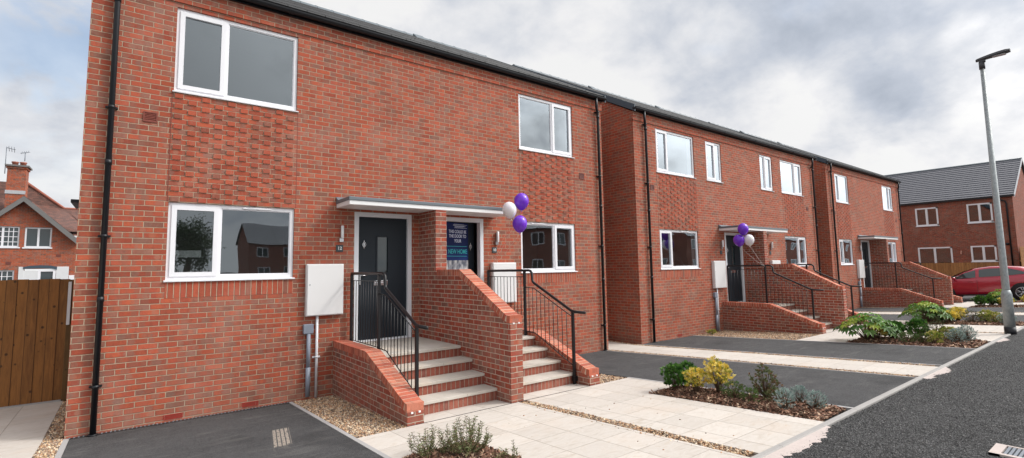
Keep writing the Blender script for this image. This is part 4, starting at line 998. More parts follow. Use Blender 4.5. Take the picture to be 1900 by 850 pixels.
def shrub(kind, x, y, w_, h, label, tall=1.0, tips=None):
    # kind: name, colours, rosettes per sq m of crown, leaves per rosette, leaf length, aspect, lowest foliage
    spec = {'glossy': ('round_shrub', GREEN, 900, 9, .050, .40, .16), 'yellow': ('yellow_shrub', YEL, 1150, 8, .040, .34, .30), 'twiggy': ('twiggy_shrub', OLIVE, 750, 7, .028, .26, .12),
            'grey': ('lavender', GREY, 2300, 9, .030, .13, .02), 'purple': ('dark_shrub', PURP, 1100, 8, .030, .34, .10), 'yellowgreen': ('variegated_shrub', YG, 1000, 8, .038, .38, .06), 'low': ('low_green_shrub', [(.08, .15, .04), (.11, .18, .05), (.14, .15, .06)], 1300, 8, .030, .26, .04)}[kind]
    nm, cols, dn, nl, ll, asp, lowf = spec; z0 = gz(y) + .015
    t = thing(nm, label, 'plant' if kind == 'grey' else 'shrub', (x, y, z0), 'planting in the front beds'); st = MB(); P = []; Dv = []; C = []
    w_ *= .80; h *= .90; n = int(dn * .62 * (w_ * h * 2.2 + w_ * w_ * .8)); ph = random.random() * 9; cols = np.array(cols)
    for i in range(n):
        a = i * 2.39996 + ph; v_ = random.random(); q = v_ ** .8; rad = math.sqrt(max(0, 1 - (2 * q - 1) ** 2 * (.92 if q > .5 else .45))) * random.uniform(.45, 1.0)
        lump = 1 + .28 * math.sin(a * 3 + ph) * math.cos(q * 7 + ph) + random.uniform(-.08, .08)
        top = h * (1 + (tall - 1) * max(0, math.cos(a - ph)) * q)
        px, py, pz = x + math.cos(a) * rad * w_ * .5 * lump, y + math.sin(a) * rad * w_ * .5 * lump, z0 + top * (lowf + (1 - lowf) * q) * (1 + .1 * (lump - 1))
        out = Vector((math.cos(a) * rad, math.sin(a) * rad, .35 + q * .8)).normalized()
        if i % 4 == 0: st.tube([(x + random.uniform(-.02, .02), y + random.uniform(-.02, .02), z0 - .02), (x + (px - x) * .5, y + (py - y) * .5, z0 + (pz - z0) * .55), (px, py, pz)], [.004, .003, .0015], 4, cap=False)
        cc = cols[random.randrange(len(cols))] * random.uniform(.75, 1.2)
        e1 = out.cross(Vector((0, 0, 1.01))).normalized(); e2 = out.cross(e1)
        for k in range(nl):
            th = k * 2.4 + random.random(); sp = .35 + .75 * (k / nl)
            if kind == 'grey': sp *= .45
            dd = out + (e1 * math.cos(th) + e2 * math.sin(th)) * sp
            o = out * (ll * .5 * (1 - k / nl)); P.append((px + o.x, py + o.y, pz + o.z)); Dv.append(tuple(dd)); C.append(cc * random.uniform(.85, 1.15))
    st.build('stems', M['stem'], t); P = np.array(P); Dv = np.array(Dv); m_ = len(P); L = RNG.uniform(.7, 1.15, m_) * ll
    leaves_mesh('foliage', t, P, Dv, L, L * asp, np.array(C)); return t
def fatsia(x, y, w_, h, label, nl=26):
    z0 = gz(y) + .01; t = thing('broad_leaf_shrub', label, 'shrub', (x, y, z0), 'planting in the front beds'); st = MB(); V = []; F = []; C = []
    for i in range(nl):
        a = i * 2.399 + random.random() * .5; rr = math.sqrt((i + .6) / nl); hh = h * (1.02 - .62 * rr * rr) * random.uniform(.85, 1.05)
        c_ = Vector((x + math.cos(a) * rr * w_ * .46, y + math.sin(a) * rr * w_ * .46, z0 + hh)); st.tube([(x + .02 * math.cos(a), y + .02 * math.sin(a), z0), (x + (c_.x - x) * .45, y + (c_.y - y) * .45, z0 + hh * .6), c_], [.008, .006, .003], 5, cap=False)
        out = Vector((math.cos(a), math.sin(a), -.15 - .5 * rr)).normalized(); s_ = Vector((-math.sin(a), math.cos(a), 0)); nn = s_.cross(out).normalized() * -1; sz = random.uniform(.13, .20)
        col = random.choice([(.22, .36, .045), (.14, .28, .04), (.09, .20, .035), (.34, .44, .06)]) if rr < .8 else random.choice([(.07, .15, .03), (.10, .19, .035)])
        nlobe = 8
        for k in range(nlobe):       # palmate leaf: lobes fanning round the stalk end
            th = math.radians(-130 + 260 * k / (nlobe - 1)); ln = sz * (1 - .28 * abs(th) / math.radians(130)); dd = out * math.cos(th) + s_ * math.sin(th); sd = (out * -math.sin(th) + s_ * math.cos(th)) * ln * .20
            o = len(V); droop = nn * -abs(ln * .28)
            V += [tuple(c_), tuple(c_ + dd * ln * .55 + sd + nn * .006), tuple(c_ + dd * ln + droop), tuple(c_ + dd * ln * .55 - sd + nn * .006)]; F += [(o, o + 1, o + 2), (o, o + 2, o + 3)]
            cc = tuple(v_ * random.uniform(.85, 1.15) for v_ in col); C += [cc, cc]
    st.build('stems', M['stem'], t); fast_mesh('foliage', np.array(V), np.array(F), M['leaf'], np.array(C), parent=t); return t
def rosemary(x, y, w_, h, label, ns=22, bend=.3):
    z0 = gz(y) + .01; t = thing('sprig_shrub', label, 'shrub', (x, y, z0), 'planting in the front beds'); st = MB(); P = []; Dv = []
    for i in range(ns):
        a = random.uniform(0, 2 * math.pi); rr = math.sqrt(random.random()); hh = h * random.uniform(.6, 1.05) * (1 - .45 * rr * rr)
        b0 = Vector((x + math.cos(a) * rr * w_ * .12, y + math.sin(a) * rr * w_ * .12, z0)); e = Vector((x + math.cos(a) * rr * w_ * .5, y + math.sin(a) * rr * w_ * .5, z0 + hh))
        md = b0.lerp(e, .5) + Vector((random.uniform(-.02, .02) + (e.x - x) * .25, random.uniform(-.02, .02) + (e.y - y) * .25, -hh * .06)); st.tube([b0, md, e], [.0035, .0028, .0015], 4, cap=False)
        nb = int(hh / .0105)
        for k in range(nb):
            tt = .15 + .85 * k / nb; q = b0.lerp(md, tt / .5) if tt < .5 else md.lerp(e, (tt - .5) / .5)
            for s_ in range(2): th = k * 1.9 + s_ * 3.1 + random.random() * .6; P.append(tuple(q)); Dv.append((math.cos(th), math.sin(th), random.uniform(-.1, .9)))
    st.build('stems', M['stem'], t); P = np.array(P); Dv = np.array(Dv); n = len(P); L = RNG.uniform(.020, .040, n)
    leaves_mesh('foliage', t, P, Dv, L, L * .26, pick([(.15, .19, .06), (.09, .12, .04), (.23, .26, .11), (.24, .17, .10), (.13, .15, .06)], n)); return t
rosemary(.92, -3.93, .50, .28, 'small olive green sprig shrub at the left end of the nearest bed', 34)
rosemary(1.20, -4.16, .54, .38, 'taller olive green sprig shrub in the nearest bed', 46)
rosemary(1.42, -4.62, .14, .20, 'thin sprig at the bottom edge right of the taller sprig shrub', 5)
rosemary(1.33, -4.55, .20, .12, 'low sprig at the very bottom edge of the photo', 6)
shrub('glossy', 4.86, -3.99, .36, .37, 'dark green leafy shrub at the left tip of the second bed')
shrub('glossy', 5.13, -4.02, .30, .36, 'small dark green shrub behind the yellow one')
shrub('yellow', 4.86, -4.33, .34, .34, 'bright yellow shrub left of its taller yellow neighbour')
shrub('yellow', 5.04, -4.56, .42, .42, 'taller bright yellow shrub in the second bed', 1.25)
shrub('low', 4.88, -4.86, .34, .22, 'low grey green shrub right of the yellow shrubs')
shrub('purple', 5.12, -5.16, .42, .38, 'bronze tinged shrub in the middle of the second bed', 1.2)
shrub('low', 4.80, -5.12, .26, .17, 'low bright green tuft in front of the bronze shrub')
shrub('purple', 4.95, -5.36, .28, .17, 'low reddish tuft beside the lavenders')
shrub('grey', 4.72, -5.58, .24, .24, 'silver lavender cushion nearest the flag path')
shrub('grey', 5.14, -5.56, .24, .20, 'silver lavender cushion nearest the tarmac drive')
shrub('grey', 4.98, -5.82, .24, .20, 'silver lavender cushion nearest the kerb')
fatsia(12.05, -4.15, 1.30, .60, 'large palmate leaved shrub in front of the middle steps', 46)
shrub('yellow', 12.2, -4.28, .42, .36, 'golden shrub in front of the palmate leaved shrub')
shrub('glossy', 12.62, -4.45, .62, .40, 'dark green mound right of the golden shrub, left bed of middle house')
shrub('glossy', 12.80, -4.88, .52, .44, 'dark green rounded shrub standing by the pale path at the middle house')
shrub('low', 11.9, -4.92, .46, .22, 'low brownish green shrub near the tarmac edge')
shrub('low', 12.0, -5.16, .40, .20, 'low dull green shrub between brown and yellow ones')
shrub('yellowgreen', 11.95, -5.36, .36, .26, 'yellow green spiky shrub near the tarmac edge')
shrub('twiggy', 12.62, -5.24, .50, .42, 'wispy purple green shrub behind the yellow green one', 1.3)
shrub('yellowgreen', 12.70, -5.44, .60, .28, 'wide pale yellow shrub beside the lavender')
shrub('grey', 12.25, -5.66, .38, .30, 'grey blue lavender nearest the kerb at the middle house')
shrub('grey', 12.66, -5.74, .40, .34, 'grey blue lavender by the path at the middle house')
fatsia(17.1, -4.05, 1.25, .60, 'large palmate leaved shrub in the bed right of the middle steps', 44)
fatsia(17.75, -3.9, 1.0, .56, 'second palmate leaved shrub partly behind the first', 18)
shrub('glossy', 17.35, -4.25, .72, .46, 'dark green mound in front of the second palmate shrub')
shrub('yellow', 17.25, -4.55, .50, .34, 'orange yellow shrub right of the middle steps')
shrub('yellow', 17.75, -4.62, .50, .42, 'tall yellow shrub right of the dark mound')
shrub('twiggy', 17.35, -5.0, .60, .34, 'brownish wispy shrub between the yellow shrubs')
shrub('yellowgreen', 17.60, -5.25, .42, .34, 'yellow green shrub left of the lamp post')
shrub('yellowgreen', 17.35, -5.45, .42, .30, 'pale yellow shrub nearest the lamp post')
shrub('grey', 17.15, -5.72, .42, .28, 'grey lavender just left of the lamp post')
shrub('grey', 17.6, -5.7, .34, .26, 'grey lavender behind the lamp post')
shrub('glossy', 25.0, -3.9, .5, .42, 'dark green shrub left of its twin, bed by the red car'); shrub('glossy', 25.5, -4.15, .6, .42, 'dark green shrub next to the yellow one, bed by the red car')
shrub('yellow', 25.2, -4.6, .5, .36, 'yellow shrub in the bed by the red car'); shrub('yellow', 25.5, -5.2, .55, .42, 'yellow shrub right of the lamp post')
shrub('yellowgreen', 25.3, -5.6, .6, .4, 'yellow green shrub right of the lamp post'); fatsia(25.7, -4.35, .9, .6, 'palmate leaved shrub in front of the red car')
shrub('yellowgreen', 11.95, -.35, .30, .12, 'low green weed growing in the gravel at the middle house wall')

# ------------------------------------------------------------------ street lamp
t = thing('street_lamp', 'galvanised street lamp post at the kerb with flat head', 'street lamp', (14.62, -6.27, gz(-6.27)))
lx, ly = 14.62, -6.13
q = MB(); z0 = gz(ly); q.tube([(lx, ly, z0 - .05), (lx, ly, z0 + .16)], .104, 24); q.build('base_sleeve', M['black'], t)
q = MB(); q.lathe([(.098, 0), (.098, .74), (.092, .76), (.070, .84)], (lx, ly, z0 + .16), 24); q.build('root_section', M['galv'], t)
q = MB(); q.lathe([(.072, 0), (.070, .05), (.040, 5.42)], (lx, ly, z0 + .97), 20); q.build('pole', M['galv'], t)
q = MB(); q.tube([(lx, ly, 4.68), (lx, ly, 4.86)], .056, 16); q.box(lx - .045, lx + .045, ly - .07, ly + .04, 4.84, 4.93, bev=.012); q.build('spigot', M['lamp_head'], t)
q = MB(); hd = [(.10, 0, .030), (.075, .010, .045), (.0, .018, .06), (-.15, .026, .085), (-.30, .028, .10), (-.42, .024, .10), (-.50, .008, .07)]
for (a, b_) in zip(hd[:-1], hd[1:]):
    sec = []
    for (dy, dz, hw) in (a, b_):
        yy = ly + dy; zz_ = 4.925 - dy * .09; sec.append([(lx - hw, yy, zz_ - .01), (lx - hw * .7, yy, zz_ + .02 + dz), (lx + hw * .7, yy, zz_ + .02 + dz), (lx + hw, yy, zz_ - .01), (lx + hw * .8, yy, zz_ - .03), (lx - hw * .8, yy, zz_ - .03)])
    q.add(sec[0] + sec[1], [(i, (i + 1) % 6, (i + 1) % 6 + 6, i + 6) for i in range(6)] + [tuple(range(6)), tuple(range(6, 12))])
q.build('lamp_head', M['lamp_head'], t)
q = MB(); q.box(lx - .07, lx + .07, ly - .42, ly - .20, 4.906, 4.918, T=None); q.build('lamp_lens', M['lens'], t)

# drain cover in the road
t = thing('road_drain', 'cast iron drain grate with pale frame at the lower right corner', 'drain', (4.55, -7.7, gz(-7.7)))
q = MB(); zr = gz(-8) + .002; xa, xb, ya, yb = 4.33, 4.66, -8.0, -7.385
q.box(xa, xa + .045, ya, yb, zr - .03, zr + .010); q.box(xb - .03, xb, ya, yb, zr - .03, zr + .010); q.box(xa, xb, yb - .07, yb, zr - .03, zr + .0105); q.build('frame', M['mortar_haunch'], t)
q = MB()
for i in range(18): q.box(xa + .05, xb - .035, ya + .02 + i * .029, ya + .02 + i * .029 + .019, zr - .03, zr + .008)
q.build('grate', M['iron'], t)

# ------------------------------------------------------------------ left side: fence, gate post, old house
t = thing('timber_gate', 'brown close boarded timber gate at the side of the nearest house', 'gate', (-3.2, 2.62, -1.905))
q = MB(); x = -5.0; i = 0
while x < -2.27:
    q.box(x - .002, x + .1265, 2.60 + (i % 2) * .008, 2.622 + (i % 2) * .008, -1.885, .055 + .004 * (i % 3)); x += .125; i += 1
q.build('boards', M['fence'], t); q = MB(); q.box(-5, -2.27, 2.632, 2.68, -1.5, -1.4); q.box(-5, -2.27, 2.632, 2.68, -.3, -.2); q.build('rail', M['post'], t)
q = MB(); q.box(-2.265, -2.165, 2.58, 2.68, -1.93, .045, bev=.004); q.build('post', M['post'], t)
q = MB(); q.box(-2.262, -2.222, 2.54, 2.565, -.69, .01); q.build('white_strip', M['white_render'], label='narrow white strip fixed beside the gate post', cat='strip')
q = MB(); q.box(-5, -2.27, 2.555, 2.598, -1.93, -1.885); q.build('concrete_edging', M['edging'], kind='structure')

OY = 30.
t = thing('old_brick_house', 'old red brick gabled house with clay tile roof and chimney behind the gate', 'house', (-6.3, OY, -1.905))
gx0, gpx, gx1 = -8.55, -6.30, -4.10; ze, zp = 2.30, 4.40
q = MB(); ops = [(-7.75, -6.42, 1.72, 2.86), (-6.21, -5.09, 1.71, 2.84), (-6.13, -4.81, -1.9, .50), (-8.0, -6.52, -.6, .45)]
wall_sheet(q, -12., -3.2, -2.0, ze, ops, OY, .15)
q.add([(gx0, OY, ze), (-7.75, OY, ze), (-7.75, OY, 2.9), (-7.91, OY, 2.9)], [(0, 1, 2, 3)]); wall_sheet(q, -7.75, -5.09, ze, 2.9, [(-7.75, -6.42, 1.72, 2.86), (-6.21, -5.0899, 1.71, 2.84)], OY, .15); q.add([(-5.09, OY, ze), (gx1, OY, ze), (-4.742, OY, 2.9), (-5.09, OY, 2.9)], [(0, 1, 2, 3)]); q.add([(-7.91, OY, 2.9), (-4.742, OY, 2.9), (gpx, OY, zp)], [(0, 1, 2)]); q.quad((-3.2, OY, -2), (-3.2, OY + 8, -2), (-3.2, OY + 8, ze), (-3.2, OY, ze)); q.quad((-12, OY, -2), (-12, OY + 8, -2), (-12, OY + 8, ze), (-12, OY, ze))
wl = q.build('wall', M['brick_old'], t)
def oldwin(xa, xb, za, zb, bars, panes=(3, 3)):
    q = MB(); y0 = OY + .06; ring(q, xa, xb, za, zb, .07, y0, y0 + .06); m_ = (xa + xb) / 2; q.box(m_ - .045, m_ + .045, y0, y0 + .06, za + .07, zb - .07); f = q.build('window', M['upvc'], t)
    q = MB(); q.box(xa - .06, xb + .06, OY - .05, OY + .1, za - .07, za); q.build('sill', M['upvc'], f)
    if bars:
        q = MB()
        for (l, r_) in ((xa + .07, m_ - .045), (m_ + .045, xb - .07)):
            for i in range(1, panes[0]): xx = l + (r_ - l) * i / panes[0]; q.box(xx - .015, xx + .015, y0 + .005, y0 + .035, za + .07, zb - .07)
            for i in range(1, panes[1] + 1): zz_ = za + (zb - za) * i / (panes[1] + 1); q.box(l, r_, y0 + .006, y0 + .034, zz_ - .015, zz_ + .015)
        q.build('glazing_bars', M['upvc'], f)
    q = MB(); q.quad((xa, y0 + .04, za), (xb, y0 + .04, za), (xb, y0 + .04, zb), (xa, y0 + .04, zb)); q.build('glass', M['carglass'], f)
oldwin(-7.75, -6.42, 1.72, 2.86, True, (3, 3)); oldwin(-6.21, -5.09, 1.71, 2.84, False); oldwin(-8.0, -6.52, -.6, .45, True, (3, 2))
q = MB(); q.box(-6.35, -6.14, OY - .03, OY + .05, -1.9, .62); q.box(-4.80, -4.26, OY - .03, OY + .05, -1.9, .62); q.box(-6.14, -5.56, OY - .008, OY + .05, -1.9, .40); q.build('rendered_panel', M['white_render'], t)
q = MB(); q.prism([(-6.17, .50), (-6.17, .62), (-5.9, .68), (-5.47, .71), (-5.05, .68), (-4.77, .62), (-4.77, .45), (-5.2, .53), (-5.47, .55), (-5.8, .53)], OY - .05, OY + .04, 'y'); q.build('arch_lintel', M['bluegrey'], t)
q = MB(); ring(q, -5.56, -4.82, -1.9, .46, .11, OY - .012, OY + .08); d_ = q.build('door_frame', M['upvc'], t)
q = MB(); q.box(-5.45, -4.93, OY + .05, OY + .06, -1.8, .36); q.build('door_glass', M['carglass'], d_)
q = MB(); q.box(-4.24, -3.6, OY - .02, OY + .05, -.3, .12); q.build('small_window', M['upvc'], t)
for (vx, vz) in ((-6.78, .83), (-4.75, 1.25)): q = MB(); q.box(vx - .1, vx + .1, OY - .012, OY + .02, vz - .07, vz + .07); q.build('wall_vent', M['brownvent'], t)
q = MB(); rd = OY + 3.6
# main roof behind and gable roof in front
q.add([(-14, OY + .2, 2.66), (-3.6, OY + .2, 2.66), (-4.93, rd, 4.32), (-6.73, rd, 5.81), (-14, rd, 5.81)], [(0, 1, 2, 3, 4)])
q.quad((-2.9, OY - .25, ze - .05), (-2.9, OY + 8, ze - .05), (-3.2, rd + 2, 4.3), (-4.93, rd, 4.32))
sl = (zp + .12 - ze) / (gpx - gx0)
for (xe, s_) in ((gx0 - .3, -1), (gx1 + .3, 1)):
    zE = zp + .16 - abs(xe - gpx) * sl; q.add([(xe, OY - .35, zE), (gpx, OY - .35, zp + .16), (gpx, OY + 2.6, zp + .16), (xe, OY + .3, zE)], [(0, 1, 2, 3)])
q.add([(-4.93, rd, 4.32), (-2.5, rd + .02, 4.32), (-2.5, OY + .4, 2.5), (-4.4, OY + .1, 2.4)], [(0, 1, 2, 3)])
rf = q.build('roof', M['oldtile'], t)
q = MB(); q.tube([(-6.73, rd, 5.83), (-4.93, rd + .02, 4.34), (-2.5, rd + .04, 4.34)], .08, 8); q.build('ridge_tiles', M['pot'], rf)
q = MB()
for (xe, s_) in ((gx0 - .3, -1), (gx1 + .3, 1)):
    zE = zp + .14 - abs(xe - gpx) * sl; q.prism([(xe, zE), (gpx, zp + .14), (gpx, zp - .16), (xe - s_ * .1, zE - .24), (xe, zE - .20)], OY - .40, OY - .34, 'y')
q.build('barge_board', M['timber_grey'], t)
q = MB(); cy0, cy1 = OY + .9, OY + 1.9; q.box(-7.23, -6.45, cy0, cy1, 3.6, 6.24); q.box(-7.28, -6.40, cy0 - .05, cy1 + .05, 6.24, 6.36); ch = q.build('chimney', M['brick_old'], rf)
q = MB(); q.box(-7.33, -6.32, cy0 - .12, cy1 + .12, 6.36, 6.45); q.build('chimney_cap', M['timber_grey'], rf)
q = MB(); 
for xx in (-6.98, -6.64): q.lathe([(.14, 0), (.13, .16), (.16, .18), (.16, .24)], (xx, cy0 + .4, 6.45), 12)
q.build('chimney_pot', M['pot'], rf)
q = MB(); q.box(-7.26, -6.42, cy0 - .03, cy0 - .005, 4.78, 4.98); q.build('flashing', M['lead'], rf)
q = MB(); q.tube([(-7.32, cy0, 5.9), (-7.32, cy0, 7.45)], .02, 6); q.tube([(-7.32, cy0, 7.40), (-6.95, cy0, 7.32)], .018, 6)
for k in range(3): q.tube([(-7.22 + .11 * k, cy0 - .12, 7.48 - .02 * k), (-7.22 + .11 * k, cy0 + .12, 7.22 - .02 * k)], .012, 5)
q.build('aerial', M['iron'], rf)
q = MB(); q.tube([(-6.58, cy0 + .3, 6.75), (-6.58, cy0 + .3, 7.28)], .02, 6); q.tube([(-6.78, cy0 + .3, 7.20), (-6.38, cy0 + .3, 7.32)], .018, 6)
for k in range(4): q.tube([(-6.72 + .09 * k, cy0 + .2, 7.16 + .03 * k), (-6.72 + .09 * k, cy0 + .4, 7.32 + .03 * k)], .012, 5)
q.build('aerial', M['iron'], rf)

# ------------------------------------------------------------------ house closing the street, its fence and the red car
EX = 44.
t = thing('gable_house', 'brown brick house with large grey tiled roof closing the street', 'house', (EX, 2, -1.7))
q = MB(); Y0, Y1 = -2.7, 8.0
def xwall(mb, X_, y0, y1, z0, z1, ops, rev=.1):
    ys_ = sorted({y0, y1} | {v_ for o in ops for v_ in o[:2]}); zs_ = sorted({z0, z1} | {v_ for o in ops for v_ in o[2:4]})
    for a, c in zip(ys_[:-1], ys_[1:]):
        for e, f in zip(zs_[:-1], zs_[1:]):
            if any(o[0] < (a + c) / 2 < o[1] and o[2] < (e + f) / 2 < o[3] for o in ops): continue
            mb.quad((X_, a, e), (X_, c, e), (X_, c, f), (X_, a, f))
EW = [(-1.70, -.44, 2.65, 3.94), (1.10, 2.37, 2.64, 3.93), (-1.70, -.44, .04, 1.09), (.52, 2.41, -1.2, 1.09)]
xwall(q, EX, Y0, Y1, -2.2, 4.31, EW); q.add([(EX, Y0, -2.2), (EX + 9, Y0, -2.2), (EX + 9, Y0, 4.31), (EX + 4.5, Y0, 7.0), (EX, Y0, 4.31)], [(0, 1, 2, 3, 4)])
q.add([(EX, Y1, -2.2), (EX + 9, Y1, -2.2), (EX + 9, Y1, 4.31), (EX + 4.5, Y1, 7.0), (EX, Y1, 4.31)], [(0, 1, 2, 3, 4)])
q.build('wall', M['brick_dull'], t)
q = MB(); zE, zP = 4.28, 7.22; n = 17
for i in range(n):
    t0, t1 = i / n, (i + 1) / n; xa, xb = EX - .15 + 4.65 * t0, EX - .15 + 4.65 * t1; za, zb = zE + (zP - zE) * t0 + .05, zE + (zP - zE) * t1 + .01
    q.add([(xa, Y0 - .1, za), (xb, Y0 - .1, zb), (xb, Y1 + .1, zb), (xa, Y1 + .1, za)], [(0, 1, 2, 3)], 0); q.add([(xa, Y0 - .1, za), (xa, Y1 + .1, za), (xa + .012, Y1 + .1, za - .062), (xa + .012, Y0 - .1, za - .062)], [(0, 1, 2, 3)], 1)  # dark step faces: shadow under each tile row put into the colour
q.quad((EX + 4.5, Y0 - .1, zP), (EX + 9.15, Y0 - .1, zE), (EX + 9.15, Y1 + .1, zE), (EX + 4.5, Y1 + .1, zP)); rf = q.build('roof', [M['tile_plain'], M['bluegrey']], t)
q = MB(); q.tube([(EX + 4.5, Y0 - .12, zP + .02), (EX + 4.5, Y1 + .1, zP + .02)], .09, 8); q.build('ridge', M['grey_trim'], rf)
q = MB()
for s_ in (0, 1):
    xa, xb = (EX - .18, EX + 4.5) if not s_ else (EX + 9.18, EX + 4.5); q.prism([(xa, zE - .12), (xb, zP - .12), (xb, zP + .06), (xa, zE + .06)], Y0 - .14, Y0 - .10, 'y')
q.build('verge_trim', M['lead'], rf)
q = MB(); q.box(EX - .20, EX - .08, Y0 - .1, Y1, 4.22, 4.35); q.build('gutter', M['black'], t)
q = MB(); q.tube([(EX - .14, Y0 + .75, 4.25), (EX - .14, Y0 + .70, 4.1), (EX - .08, Y0 + .35, 3.95), (EX - .07, Y0 + .30, 3.8), (EX - .07, Y0 + .30, -1.7)], .045, 8); q.build('downpipe', M['black'], t)
for (a, c, e, f) in EW:
    q = MB(); T_ = None
    for (ya, yb, za, zb) in ((a, c, e, e + .09), (a, c, f - .09, f), (a, a + .09, e, f), (c - .09, c, e, f), ((a + c) / 2 - .06, (a + c) / 2 + .06, e, f)): q.box(EX - .03 - .002 * (ya != a), EX + .05, ya, yb, za, zb)
    q.box(EX - .07, EX + .02, a - .04, c + .04, e - .05, e); w_ = q.build('window', M['upvc'], t)
    q = MB(); q.quad((EX + .01, a, e), (EX + .01, c, e), (EX + .01, c, f), (EX + .01, a, f)); q.build('glass', M['glass'], w_)
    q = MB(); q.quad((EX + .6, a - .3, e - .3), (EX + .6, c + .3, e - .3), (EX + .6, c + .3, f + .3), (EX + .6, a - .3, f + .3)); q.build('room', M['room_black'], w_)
q = MB(); q.lathe([(.09, 0), (.09, .05), (.03, .07)], (EX - .003, -2.25, 1.15), 10, axis=(-1, 0, 0)); q.build('alarm_box', M['black'], t)
q = MB(); q.box(EX - .06, EX - .002, .03, .10, .55, .80); q.build('wall_light', M['chrome'], t)
def yfence(name, X_, y0, y1, z0, z1, label):
    t = thing(name, label, 'fence', (X_, (y0 + y1) / 2, z0)); q = MB(); y = y0; i = 0
    while y < y1: q.box(X_ - .02 - .012 * (i % 2), X_, y, y + .125, z0, z1 + .006 * (i % 3)); y += .12; i += 1
    q.build('boards', M['fence2'], t); q = MB(); q.box(X_, X_ + .05, y0, y1, z0 + .3, z0 + .4); q.box(X_, X_ + .05, y0, y1, z1 - .4, z1 - .3); q.build('rail', M['fence2'], t)
yfence('timber_fence', 40., -2.3, 6., -1.85, -.02, 'orange brown boarded fence behind the red car')
t = thing('garden_fence', 'taller orange brown fence at the right edge below the gable', 'fence', (45, -2.9, -1.6)); q = MB(); x = 43.0; i = 0
while x < 52: q.box(x, x + .125, -2.93 - .012 * (i % 2), -2.90, -1.7, .92 + .006 * (i % 3)); x += .12; i += 1
q.build('boards', M['fence2'], t); q = MB(); q.box(43, 52, -2.90, -2.85, 0, .1); q.build('rail', M['fence2'], t)

